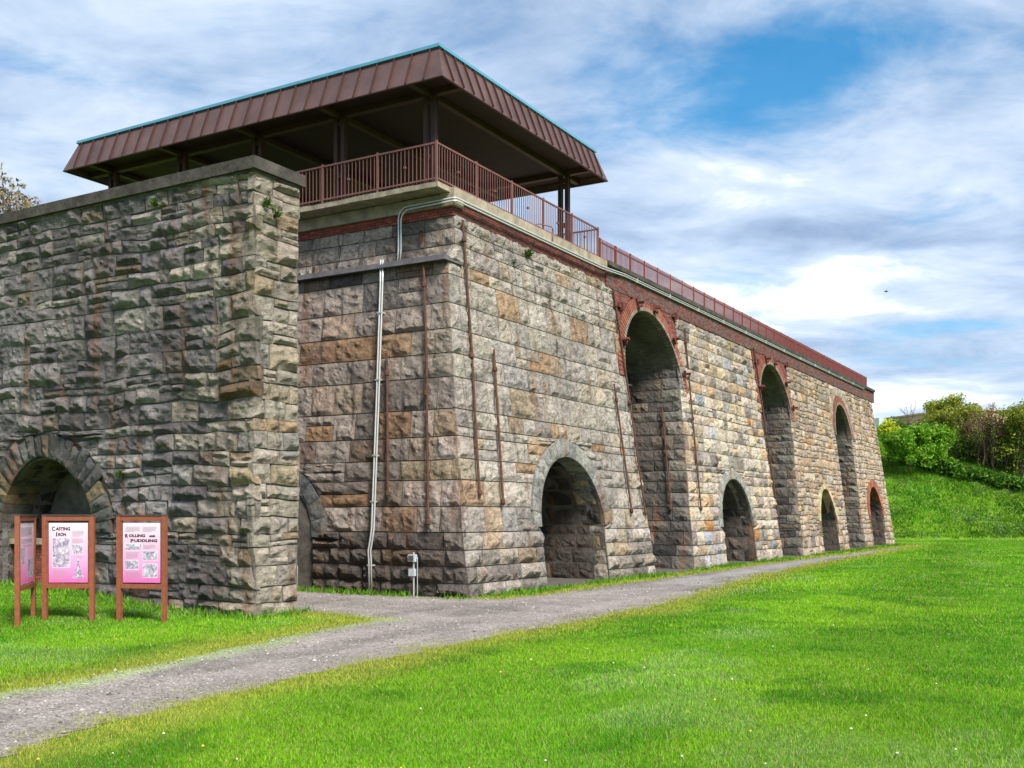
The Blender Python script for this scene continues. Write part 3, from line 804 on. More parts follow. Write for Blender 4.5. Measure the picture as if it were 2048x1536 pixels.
# --- stacks 2-4
def stack_n(idx, L, R, arch, pal, wr, ch, label, side_to, split, warp, ring, rodlist, marks=()):
    t = empty('furnace_stack', ((L(0)+R(0))/2, 4, 0), label, 'stone stack', GROUP)
    uc, half, zs, rise, pointed = arch
    core_with_arch('masonry_core', t, L, R, 10.0, (uc, half, zs, rise, pointed, 4.0), 4, 13.0, M['mortar'])
    st = Stones(); P, Nf = plane_map('front', 0, FB, warp, .9, idx)
    cz = courses(0, 9.82, *ch)
    rt = ring[0]
    hw = lancet(half, zs, zs+rise, rt) if pointed else circ(half, zs, half+rt)
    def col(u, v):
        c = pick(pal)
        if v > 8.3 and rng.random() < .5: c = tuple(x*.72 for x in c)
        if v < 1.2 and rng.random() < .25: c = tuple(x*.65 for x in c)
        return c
    kw = dict(bulge=lambda u, v: rng.uniform(.04, .12) if idx == 2 else rng.uniform(.03, .07), rough=.055 if idx == 2 else .035, edge=.03 if idx == 2 else .045, res=.1, joint=.015 if idx == 2 else .025)
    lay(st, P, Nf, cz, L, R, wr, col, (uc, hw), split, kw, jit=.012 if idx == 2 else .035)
    if ring[1] == 'stone':
        voussoirs(st, P, Nf, uc, zs, half, half+rt, 19, lambda: pick([(3, (.38, .38, .35)), (2, (.32, .33, .31)), (.6, (.42, .36, .27))]), pw=.05)
    # left flank, seen inside the tall arch (slanted edge: slope from L)
    sl_ = (L(9)-L(2))/7; b0 = L(2) - sl_*2
    P2, N2 = plane_map('end', b0, sl_, warp, .9, idx+3)
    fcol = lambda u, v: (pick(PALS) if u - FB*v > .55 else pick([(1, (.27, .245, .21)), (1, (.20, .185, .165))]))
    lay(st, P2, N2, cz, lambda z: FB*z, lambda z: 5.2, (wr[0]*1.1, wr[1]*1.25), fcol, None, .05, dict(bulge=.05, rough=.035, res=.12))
    Pt, Nt = tunnel_map(uc, half, zs)
    if not pointed:
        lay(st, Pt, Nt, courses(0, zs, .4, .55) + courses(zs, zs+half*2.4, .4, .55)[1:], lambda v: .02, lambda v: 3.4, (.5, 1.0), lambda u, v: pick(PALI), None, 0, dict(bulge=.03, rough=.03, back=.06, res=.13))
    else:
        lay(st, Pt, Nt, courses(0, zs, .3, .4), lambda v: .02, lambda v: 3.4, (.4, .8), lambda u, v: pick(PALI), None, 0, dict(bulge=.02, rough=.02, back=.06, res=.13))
    st.recolor(marks)
    st.build(t, M['rubble'])
    if ring[1] in ('yellow', 'red'):
        cols = [(.52, .42, .24), (.46, .36, .20), (.40, .31, .18)] if ring[1] == 'yellow' else [(.27, .085, .055), (.23, .07, .048), (.31, .105, .065)]
        mb = MB(); pts = [(-half, max(0, .9))] + arch_pts(half, zs, rise, 40, pointed) + [(half, max(0, .9))]
        ext = []
        for k, (du, z) in enumerate(pts):
            a = np.array(pts[max(0, k-1)]); b = np.array(pts[min(len(pts)-1, k+1)]); tt = b-a; nrm = np.array([-tt[1], tt[0]])/max(np.linalg.norm(tt), 1e-6)
            ext.append((du+nrm[0]*rt, z+nrm[1]*rt))
        for k in range(len(pts)-1):
            q = np.array([pts[k], pts[k+1], ext[k+1], ext[k]]); seg = max(1, int(np.linalg.norm(q[1]-q[0])/.09))
            for i in range(seg):
                f0, f1 = i/seg + .04, (i+1)/seg - .04
                qq = np.array([q[0]+(q[1]-q[0])*f0, q[0]+(q[1]-q[0])*f1, q[3]+(q[2]-q[3])*f1, q[3]+(q[2]-q[3])*f0])
                X = P(uc+qq[:,0], qq[:,1]); n = Nf(qq[:,0], qq[:,1])
                mb.add(list(X+n*.06)+list(X-n*.4), [(0,1,2,3),(0,4,5,1),(1,5,6,2),(2,6,7,3),(3,7,4,0)], tuple(x*rng.uniform(.8,1.2) for x in rng.choice(cols)))
        o = mb.build('brick_ring', M['brick'], t, color=True); o['kind'] = 'stuff'
    rods(t, [[(x, FB*z-.1, z) for x, z in r] for r in rodlist])
    return t, P2, b0, sl_
T2L = interp([(0, 15.55), (10, 16.95)]); T2R = interp([(0, 27.2), (10, 26.45)])
t2, *_ = stack_n(2, T2L, T2R, (21.3, 2.0, 1.55, 2.0, False), PAL2, (.5, 1.05), (.38, .56),
       'second stone furnace stack from the path, coursed rough blocks around a grey-ringed arch', 'l', .12, .035, (.45, 'stone'),
       [[(17.62, 9.4), (17.2, 6), (16.78, 2.2)], [(26.75, 9.9), (26.82, 8), (26.95, 2.0)]],
       [(1455, 810, (.36, .40, .41)), (1400, 790, (.24,.28,.31)), (1430,745,(.46,.33,.18)), (1425,985,(.48,.30,.2)), (1475,770,(.48,.33,.17))])
for y0 in (0.62,):
    rods(t2, [[(15.55+.14*6.2-.12, 1.62, 6.2), (15.55+.14*2.2-.12, 1.02, 2.2)]])
T3L = interp([(0, 30.75), (10, 32.35)]); T3R = interp([(0, 40.8), (2, 41.1), (10, 41.35)])
stack_n(3, T3L, T3R, (36.75, 1.8, 1.75, 1.75, True), PAL3, (.38, .9), (.30, .52),
       'third stone furnace stack from the path, tan rubble with a pointed yellow-ringed arch', 'l', .3, .085, (.28, 'yellow'), [])
T4L = interp([(0, 45.1), (10, 45.5)]); T4R = interp([(0, 54.5), (10, 53.45)])
stack_n(4, T4L, T4R, (49.55, 1.9, 1.95, 1.9, False), PAL3, (.38, .9), (.30, .52),
       'farthest stone furnace stack at the hill, brown rubble with a small red-brick arch', 'l', .3, .085, (.5, 'red'), [])

# --- tall arches between the stacks
def tall_arch(uc, half, zs, ul, ur, label, brick=True, rods_=True):
    t = empty('tall_archway', (uc, 1, 0), label, 'archway', 'tall archways between the stacks')
    P, Nf = plane_map('front', 0, FB); top = 10.02
    # spandrel backing with the opening cut out
    mb = MB(); pts = arch_pts(half, zs, half, 24)
    y = lambda z: FB*z + .035
    v = []; f = []
    for du, z in pts: v += [(uc+du, y(z), z), (uc+du, y(top), top)]
    for i in range(len(pts)-1): f.append((2*i, 2*i+2, 2*i+3, 2*i+1))
    mb.add(v, f)
    for (a0, a1) in (((ul(zs-1.2), ul(zs-1.2)), uc-half), (uc+half, (ur(zs-1.2), ur(zs-1.2)))):
        if isinstance(a0, tuple): A = [(a0[0]-.2, zs-1.2), (a1, zs-1.2), (a1, top), (a0[0]-.2, top)]
        else: A = [(a0, zs-1.2), (a1[0]+.2, zs-1.2), (a1[0]+.2, top), (a0, top)]
        mb.add([(u, y(z), z) for u, z in A], [(0, 1, 2, 3)])
    mb.build('spandrel_backing', M['mortar_dark'], t)
    # barrel vault with uv along the soffit
    n = len(pts); v = []; f = []; D = 12.5
    pv = [(-half, zs-1.2)] + pts + [(half, zs-1.2)]; n = len(pv)
    for du, z in pv: v += [(uc+du, y(z)+.01, z), (uc+du, D, z)]
    for i in range(n-1): f.append((2*i, 2*i+1, 2*i+3, 2*i+2))
    o = mobj('barrel_vault', v, f, M['vault'], t)
    uvl = o.data.uv_layers.new(name='UVMap'); s = [0]
    for a, b in zip(pv[:-1], pv[1:]): s.append(s[-1] + math.hypot(b[0]-a[0], b[1]-a[1]))
    for li, lp in enumerate(o.data.loops):
        vi = lp.vertex_index; uvl.data[li].uv = ((D if vi % 2 else 1.0), s[vi//2])
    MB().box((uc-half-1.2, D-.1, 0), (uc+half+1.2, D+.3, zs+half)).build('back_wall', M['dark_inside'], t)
    MB().box((ul(0)-.6, -.1, -.1), (ur(0)+.6, D, .025)).build('passage_floor', M['dirt'], t)
    # ring of bricks on edge (or a plain pale rim)
    rim = MB(); nb = 60
    for k in range(nb):
        a, b = math.pi*k/nb+.006, math.pi*(k+1)/nb-.006
        for (r0, r1, cols, d) in ((half-.03, half+.10, [(.25,.20,.16),(.20,.165,.13)], .05), (half+.10, half+.48, [(.23,.075,.052),(.19,.062,.046),(.26,.09,.062)], .045)):
            q = np.array([(uc+r0*math.cos(a), zs+r0*math.sin(a)), (uc+r1*math.cos(a), zs+r1*math.sin(a)), (uc+r1*math.cos(b), zs+r1*math.sin(b)), (uc+r0*math.cos(b), zs+r0*math.sin(b))])
            X = P(q[:,0], q[:,1]); nn = Nf(q[:,0], q[:,1])
            rim.add(list(X+nn*d)+list(X-nn*.2), [(0,1,2,3),(0,4,5,1),(1,5,6,2),(2,6,7,3),(3,7,4,0)], tuple(c*rng.uniform(.85,1.15) for c in rng.choice(cols)))
    o = rim.build('arch_ring_bricks', M['brick'], t, color=True); o['kind'] = 'stuff'
    if brick:
        mb = MB()
        keep = lambda u, v: (ul(v)+.02 < u < ur(v)-.02) and math.hypot(u-uc, max(v-zs, 0)) > half+.5 - (0 if v > zs else .5) and not (v < zs and abs(u-uc) < half)
        brick_patch(mb, P, Nf, ul(10)-.3, ur(10)+.1, zs-.9, 10.0, keep=keep, off=.03)
        o = mb.build('spandrel_bricks', M['brick'], t, color=True); o['kind'] = 'stuff'
    if rods_:
        for th in (rad(155), rad(108), rad(78), rad(42), rad(14)):
            r = half + .25; c = P(uc + r*math.cos(th), zs + r*math.sin(th)) + np.array([0, -.06, 0])
            mb = MB(); tv = np.array([-math.sin(th), 0, math.cos(th)]); rv = np.array([math.cos(th), 0, math.sin(th)]); nv = np.array([0, -1, 0])
            mb.obox(c, tv*.05, rv*.20, nv*.05); mb.obox(c + nv*.14 + rv*.04, tv*.04, rv*.05, nv*.14); mb.obox(c + nv*.10 - rv*.1, tv*.15, rv*.04, nv*.04)
            mb.build('anchor_plate', M['rust_red'], t)
        for (u, z) in ((ul(9.3)+.35, 9.25), (ur(9.5)-.2, 9.75)):
            c = P(u, z); mb = MB(); mb.box((c[0]-.22, c[1]-.14, z-.05), (c[0]+.22, c[1]+.02, z+.05)); mb.box((c[0]-.05, c[1]-.22, z-.13), (c[0]+.05, c[1]+.02, z+.13))
            mb.build('anchor_plate', M['rust_red'], t)
        MB().tube([(uc-half*.97, 2.6, zs+.35), (uc+half*.97, 3.0, zs+.35)], .03, 6).build('tie_bar', M['galv'], t)
    return t
tall_arch(14.05, 2.72, 6.8, T1R, T2L, 'tall red-brick archway nearest the path, iron anchors on its face')
tall_arch(29.45, 2.62, 6.85, T2R, T3L, 'tall red-brick archway in the middle with a dark olive vault')
t3a = tall_arch(43.35, 2.0, 6.75, T3R, T4L, 'tall narrow archway farthest along, in rubble stone with a brick ring', brick=False, rods_=False)
def arch3_infill():
    st = Stones(); P, Nf = plane_map('front', 0, FB, .05, .9, 3)
    hw = circ(2.0, 6.75, 2.0+1.0)
    lay(st, P, Nf, courses(6.75, 10.0, .28, .45), T3R, T4L, (.35, .7), lambda u, v: pick(PAL3), (43.35, hw), .2, dict(bulge=.04, rough=.03, res=.12))
    voussoirs(st, P, Nf, 43.35, 6.75, 2.5, 3.02, 21, lambda: pick([(1, (.42, .36, .28)), (1, (.36, .31, .25))]), proud=.03, bulge=.02, back=.1)
    st.build(t3a, M['rubble'])
arch3_infill()
# rusty steel barrier low in the middle archway
tb = empty('steel_barrier', (28.9, 1.4, 0), 'rusty brown steel barrier low in the middle archway', 'barrier')
MB().box((27.0, 1.38, .25), (31.2, 1.44, 1.35)).build('plate', M['rust'], tb)
for z in (.28, 1.36): MB().box((27.0, 1.28, z), (31.2, 1.46, z+.08)).build('rail', M['rust_red'], tb)

# ------------------------------------------------------------------ brick band, coping, deck
pb = empty('parapet', (26, 1.4, 10), 'long concrete coping over a dark red brick band along the tops of the stacks', 'parapet')
def parapet():
    P, Nf = plane_map('front', 1.375, 0.0); Pe, Ne = plane_map('end', 1.34, 0.0)
    mb = MB(); brick_patch(mb, P, Nf, 1.34, 10.6, 9.94, 10.37, off=.02, cols=[(.15,.05,.042),(.12,.042,.04),(.19,.06,.048),(.10,.04,.038)])
    Pf, Nf2 = plane_map('front', 1.30, 0.0); brick_patch(mb, Pf, Nf2, 10.6, 53.9, 9.80, 10.50, off=0.0, cols=[(.16,.052,.044),(.13,.044,.04),(.20,.064,.05),(.11,.042,.038)])
    MB().box((10.61, 1.302, 9.79), (53.88, 1.394, 10.505)).build('brick_backing', M['mortar_dark'], pb)
    brick_patch(mb, Pe, Ne, 1.36, 9.4, 9.94, 10.17, off=.02, cols=[(.24,.065,.045),(.20,.055,.042),(.28,.085,.055)])
    o = mb.build('brick_band', M['brick'], pb, color=True); o['kind'] = 'stuff'
    MB().box((1.36, 1.395, 9.95), (53.6, 13.0, 10.40)).build('parapet_backing', M['mortar_dark'], pb)
    MB().box((1.22, 1.27, 10.38), (10.6, 1.72, 10.642)).build('coping', M['concrete'], pb)
    x = 10.603
    while x < 53.6:
        x1 = min(x + 3.0, 53.75); MB().box((x, 1.20+rng.uniform(-.01,.01), 10.506), (x1-.012, 1.80, 10.66+rng.uniform(-.006,.006))).build('coping', M['cap'], pb); x = x1
    MB().box((1.24, 1.28, 10.18), (1.70, 9.6, 10.50)).build('bond_beam', M['concrete'], pb)
    MB().box((10.62, 1.81, 10.40), (53.6, 13.0, 10.55)).build('roof_slab', M['concrete'], pb)
parapet()
dk = empty('viewing_deck', (5.5, 8, 10.5), 'thin weathered concrete deck slab overhanging the end wall', 'deck')
def deck():
    bm = MB(); n = 40
    ys = np.linspace(1.40, 15.0, n)
    for i in range(n-1):
        e0 = .64 + .025*float(fbm(ys[i]*1.3, 2.0, 1.0)); e1 = .64 + .025*float(fbm(ys[i+1]*1.3, 2.0, 1.0))
        b0 = 10.52 + .02*float(fbm(ys[i]*2.1, 5.0, 1.0)); b1 = 10.52 + .02*float(fbm(ys[i+1]*2.1, 5.0, 1.0))
        bm.add([(e0, ys[i], 10.655), (e1, ys[i+1], 10.655), (e0+.01, ys[i], b0), (e1+.01, ys[i+1], b1), (1.6, ys[i], b0+.01), (1.6, ys[i+1], b1+.01)], [(0,2,3,1),(2,4,5,3)])
    bm.add([(.64,1.40,10.655),(10.5,1.40,10.655),(10.5,15,10.655),(.64,15,10.655)], [(0,1,2,3)])
    bm.add([(.64,1.40,10.52),(1.7,1.40,10.52),(1.7,1.40,10.655),(.64,1.40,10.655)], [(0,1,2,3)])
    bm.add([(1.3,15.0,10.3),(10.5,15.0,10.3),(10.5,15.0,10.655),(.64,15.0,10.655)], [(3,2,1,0)])
    bm.build('deck_slab', M['slab'], dk)
deck()

# ------------------------------------------------------------------ pavilion
def pavilion():
    t = empty('pavilion', (5.0, 8.1, 10.66), 'open pavilion with flat brown standing-seam metal roof on steel posts', 'pavilion')
    cx = [1.2, 8.84]; cy = [2.0, 5.05, 8.15, 11.3, 14.45]; zt = 13.12; z0 = 10.656
    col = None
    for x in cx:
        for y in cy:
            if x > 5 and y in (5.05, 11.3): continue
            mb = MB()
            for s in (-1, 1):
                yc = y + s*.125; mb.box((x-.065, yc-.05, z0), (x+.065, yc+.05, zt))
                for f in (-1, 1): mb.box((x+f*.065-.012, yc-.062, z0), (x+f*.065+.012, yc+.062, zt-.001))
            mb.box((x-.1, y-.24, z0), (x+.1, y+.24, z0+.02))
            p = mb.build('column', M['fascia_dark'], t)
            for z in (11.45, 12.9): MB().box((x-.055, y-.074, z), (x+.055, y+.074, z+.14)).build('spacer_plate', M['fascia_dark'], p)
    X0, X1, Y0, Y1 = .15, 9.92, .92, 15.6; ins = .34; zb, ztop = 13.10, 14.0
    # soffit and beams
    MB().box((X0+.1, Y0+.1, 13.27), (X1-.1, Y1-.1, 13.32)).build('soffit', M['soffit'], t)
    for x in cx: MB().box((x-.09, Y0+.06, 13.125), (x+.09, Y1-.06, 13.268)).build('beam', M['fascia_dark'], t)
    for y in cy: MB().box((X0+.06, y-.08, 13.11), (X1-.06, y+.08, 13.25)).build('beam', M['fascia_dark'], t)
    # roof deck
    MB().box((X0+ins+.03, Y0+ins+.03, 13.9), (X1-ins-.03, Y1-ins-.03, ztop+.02)).build('roof_deck', M['grey_roof'], t)
    # sloping fascia of standing-seam panels; every panel its own piece
    def panel(a, b, out, rib):
        """a,b = bottom corners along the edge, out = outward normal (horizontal)"""
        a, b, out = np.asarray(a, float), np.asarray(b, float), np.asarray(out, float)
        e = (b-a)/np.linalg.norm(b-a); up = np.array([0, 0, ztop-zb]) - out*ins; upn = up/np.linalg.norm(up); nn = np.cross(e, upn)
        if nn @ out < 0: nn = -nn
        mb = MB()
        A0, B0 = a, b; A1, B1 = a+up, b+up
        lo = rng.uniform(-.004, .004)
        mb.add([A0+nn*lo, B0+nn*lo, B1-nn*lo, A1-nn*lo, A0-nn*.04, B0-nn*.04, B1-nn*.04, A1-nn*.04], [(0,1,2,3),(7,6,5,4),(0,4,5,1),(1,5,6,2),(2,6,7,3),(3,7,4,0)])
        return mb.build('roof_panel', M['fascia'], t), (a, up, nn, e)
    def side(p, q, out, n, corner0, corner1):
        p, q = np.asarray(p, float), np.asarray(q, float); L = np.linalg.norm(q-p); e = (q-p)/L
        up = np.array([0, 0, ztop-zb]) - np.asarray(out)*ins; nn = np.cross(e, up/np.linalg.norm(up)); nn = nn if nn @ np.asarray(out) > 0 else -nn
        w = L/n
        for k in range(n):
            a = p + e*w*k; b = p + e*w*(k+1)
            A = [a, b, b+up, a+up]
            if k == 0: A[3] = a + up + e*ins
            if k == n-1: A[2] = b + up - e*ins
            j = e*.004; A = [A[0]+j, A[1]-j, A[2]-j, A[3]+j]
            mb = MB(); mb.add([x for x in A] + [x - nn*.035 for x in A], [(0,1,2,3),(7,6,5,4),(0,4,5,1),(1,5,6,2),(2,6,7,3),(3,7,4,0)])
            pn = mb.build('roof_panel', M['fascia'], t)
            if k < n-1:
                mb = MB(); mb.obox(b + up/2 + nn*.028, e*.011, up/2*1.0, nn*.028); mb.build('seam_rib', M['fascia_dark'], pn)
    c00, c10, c11, c01 = (X0, Y0, zb), (X1, Y0, zb), (X1, Y1, zb), (X0, Y1, zb)
    side(c01, c00, (-1, 0, 0), 26, 1, 1); side(c00, c10, (0, -1, 0), 20, 1, 1); side(c10, c11, (1, 0, 0), 26, 1, 1); side(c11, c01, (0, 1, 0), 20, 1, 1)
    # bottom drip trim and pale blue edging along the top
    for (p, q, o) in ((c01, c00, (-1,0)), (c00, c10, (0,-1)), (c10, c11, (1,0)), (c11, c01, (0,1))):
        p, q = np.array(p), np.array(q); o3 = np.array([o[0], o[1], 0.])
        e = (q-p)/np.linalg.norm(q-p)
        MB().obox((p+q)/2 - o3*.03 + np.array([0,0,-.012]), e*(np.linalg.norm(q-p)/2-.002), o3*.035, np.array([0,0,.012])).build('drip_trim', M['fascia_dark'], t)
        pi, qi = p + e*ins - o3*ins, q - e*ins - o3*ins; up = np.array([0,0,ztop-zb])
        mb = MB(); mb.obox((pi+qi)/2 + up + o3*.02 + np.array([0,0,.05]), e*(np.linalg.norm(qi-pi)/2+.045), o3*.024, np.array([0,0,.045]))
        mb.obox((pi+qi)/2 + up + o3*.035 + np.array([0,0,.025]), e*(np.linalg.norm(qi-pi)/2+.06), o3*.022, np.array([0,0,.018]))
        mb.build('roof_edging', M['edge_blue'], t)
    return t
pavilion()

# ------------------------------------------------------------------ railings
def railing(name, runs, label, cat, mat, zb, zt, post_s, bal_s, bal_r, spikes=False, group=None, max_b=290, post_w=.05, knob=False):
    p0 = runs[0][0]; t = empty(name, (p0[0], p0[1], zb), label, cat, group)
    lo = zb + .10; hi = zt - (.10 if spikes else .03)
    bal_me = None; nb = 0; extra = MB(); post0 = None
    for (p, q, first) in runs:
        p, q = np.array([*p, 0.]), np.array([*q, 0.]); L = np.linalg.norm(q-p); e = (q-p)/L
        for z, w in ((hi, .045), (lo, .038)):
            MB().bar(p + [0,0,z], q + [0,0,z], w, w).build('rail', mat, t)
        n = max(1, round(L/post_s))
        for k in range(0 if first else 1, n+1):
            c = p + e*L*k/n
            if post0 is None:
                post0 = MB().box((c[0]-post_w/2, c[1]-post_w/2, zb), (c[0]+post_w/2, c[1]+post_w/2, zt+.03)).build('post', mat, t, loc=np.array([c[0], c[1], zb]))
            else: copy_part(post0, (c[0], c[1], zb), t)
        m = int(L/bal_s); bl, bh = (zb+.03, zt+.02) if spikes else (zb+.04, hi)
        for k in range(1, m):
            c = p + e*L*k/m
            if nb < max_b:
                if bal_me is None:
                    bal_me = MB().box((c[0]-bal_r, c[1]-bal_r, bl), (c[0]+bal_r, c[1]+bal_r, bh)).build('picket', mat, t, loc=np.array([c[0], c[1], bl]))
                else: copy_part(bal_me, (c[0], c[1], bl), t)
                nb += 1
            else: extra.box((c[0]-bal_r, c[1]-bal_r, bl), (c[0]+bal_r, c[1]+bal_r, bh))
            if knob and k % 15 == 8:
                MB().box((c[0]-.028, c[1]-.028, (bl+bh)/2-.03), (c[0]+.028, c[1]+.028, (bl+bh)/2+.03)).build('bead', mat, t)
    if extra.v: extra.build('small_pickets', mat, t)['kind'] = 'stuff'
    return t
railing('deck_railing', [((.70, 14.8), (.70, 1.47), True), ((.70, 1.47), (10.3, 1.47), False), ((10.3, 1.47), (10.3, 4.2), False)],
        'brown steel railing around the pavilion deck', 'railing', M['rail'], 10.656, 11.70, 1.78, .125, .0085, knob=True)
railing('walkway_fence', [((10.5, 1.50), (52.4, 1.50), True), ((52.4, 1.50), (52.4, 5.0), False)],
        'long spiked dark brown fence running along the top of the stacks', 'fence', M['fence_paint'], 10.665, 11.40, 1.28, .105, .0115, spikes=True)
gt = empty('side_gate', (36.5, 2.6, 10.56), 'small red gate panel behind the walkway fence', 'gate')
for k in range(14): MB().box((34.6+k*.16, 2.6, 10.56), (34.63+k*.16, 2.63, 11.3)).build('picket', M['rust_red'], gt)
MB().box((34.5, 2.58, 11.12), (37.2, 2.65, 11.17)).build('rail', M['rust_red'], gt)
MB().box((36.85, 2.55, 10.56), (37.25, 2.67, 11.32)).build('gate_post', M['rust_red'], gt)
# bench behind the railing
bn = empty('deck_bench', (7.2, 2.7, 10.656), 'dark slatted bench on the deck behind the railing', 'bench')
for k in range(5): MB().box((6.4, 2.5+k*.09, 11.08), (8.0, 2.57+k*.09, 11.11)).build('slat', M['soffit'], bn)
for k in range(3): MB().box((6.4, 2.96, 11.18+k*.1), (8.0, 2.99, 11.25+k*.1)).build('slat', M['soffit'], bn)
for x in (6.5, 7.9):
    MB().box((x-.03, 2.5, 10.656), (x+.03, 2.56, 11.08)).build('leg', M['soffit'], bn); MB().box((x-.03, 2.99, 10.656), (x+.03, 3.03, 11.46)).build('leg', M['soffit'], bn)

# ------------------------------------------------------------------ conduits
def arc(c, r, a0, a1, ax, ay, n=6):
    return [np.asarray(c) + r*(math.cos(a0+(a1-a0)*k/n)*np.asarray(ax) + math.sin(a0+(a1-a0)*k/n)*np.asarray(ay)) for k in range(n+1)]
def conduits():
    t = empty('conduit_run', (1.2, 1.3, 8.7), 'pair of pale metal conduits under the coping, turning down to the ledge', 'conduit')
    for k in range(2):
        o = k*.075; z = 10.33 - o; y = 1.19; r = .024; yv = 3.02 - o*0 - (0.0 if k == 0 else .085)
        xe = 1.155 if z < 10.5 else 1.2
        pts = [(50.5, y+.05, z+.13), (30, y+.05, z+.13), (12, y+.05, z+.13), (10, y, z), (1.22, y, z), (xe, y+.07, z)]
        zz = z - .02
        pts += [(xe, yv-.28-.0, zz-.0)]
        pts += [p for p in arc((xe, yv-.28, zz-.28), .28, math.pi/2, 0, (0,1,0), (0,0,1))][1:]
        pts += [(xe+.0, yv, 9.2), (xe-.06, yv, 8.77)]
        MB().tube(pts, r, 8).build('conduit', M['galv'], t, smooth=True)
    for x in np.arange(13, 50, 3.1): MB().box((x-.02, 1.19, 10.35), (x+.02, 1.31, 10.50)).build('clip', M['galv'], t)
    t2 = empty('conduit_drop', (0, 3, 0), 'pair of pale metal conduits standing down the dark end wall to the ground', 'conduit')
    wx = lambda z: (-.18 + .111*z if z > 1.62 else 0.0) - .14
    for k in range(2):
        o = k*.075; pts = [(wx(8.75)-.02, 3.22-o, 8.83), (wx(8.2), 3.20-o, 8.2), (wx(5), 3.06-o, 5), (wx(1.7), 2.93-o, 1.72), (wx(1.6)-.02, 2.94-o, 1.5), (-.16, 3.02-o, 1.12), (-.16, 3.0-o, .9), (-.16, 2.98-o, 0)]
        MB().tube(pts, .024, 8).build('conduit', M['galv'], t2, smooth=True)
    for z, y in ((7.4, 3.13), (5.6, 3.05), (3.6, 2.97), (2.4, 2.93), (.75, 2.96)):
        MB().box((wx(z)-.035, y-.06, z-.02), (wx(z)+.16, y+.09, z+.02)).build('strap', M['galv'], t2)
    t3 = empty('meter_pedestal', (-.2, 1.55, 0), 'small grey electric box and outlet on a thin pipe at the wall foot', 'electric box')
    MB().tube([(-.24, 1.52, 0), (-.24, 1.52, 1.12)], .022, 8).build('pipe', M['galv'], t3)
    MB().box((-.30, 1.47, .52), (-.20, 1.64, .70)).build('outlet_box', M['box_grey'], t3)
    b = MB().box((-.30, 1.46, .88), (-.18, 1.66, 1.06)).build('junction_box', M['box_grey'], t3)
    MB().box((-.315, 1.49, .91), (-.302, 1.63, 1.03)).build('cover', M['ledge'], b)
    MB().tube([(-.22, 1.42, 0), (-.22, 1.42, 1.0)], .012, 6).build('pipe', M['galv'], t3)
    t4 = empty('bent_pipe', (-.1, 5.4, 0), 'thin bent pipe beside the wing wall in the brick-filled arch', 'pipe')
    pts = [(-.25, 5.35, 0), (-.25, 5.35, .62)] + arc((-.25, 5.5, .62), .15, math.pi, math.pi/2, (0,1,0), (0,0,1)) + [(-.25, 5.9, .77)]
    MB().tube(pts, .02, 8).build('pipe', M['galv'], t4, smooth=True)
    t5 = empty('gooseneck_pipe', (6.5, 1.2, 10.3), 'thin bent pipe looping over the coping below the railing', 'pipe')
    pts = [(6.6, 1.22, 10.40), (6.6, 1.22, 10.72)] + arc((6.5, 1.22, 10.72), .1, 0, math.pi/2, (1,0,0), (0,0,1)) + [(6.1, 1.4, 10.84), (5.7, 1.55, 10.70)]
    MB().tube(pts, .016, 6).build('pipe', M['rail'], t5, smooth=True)
conduits()

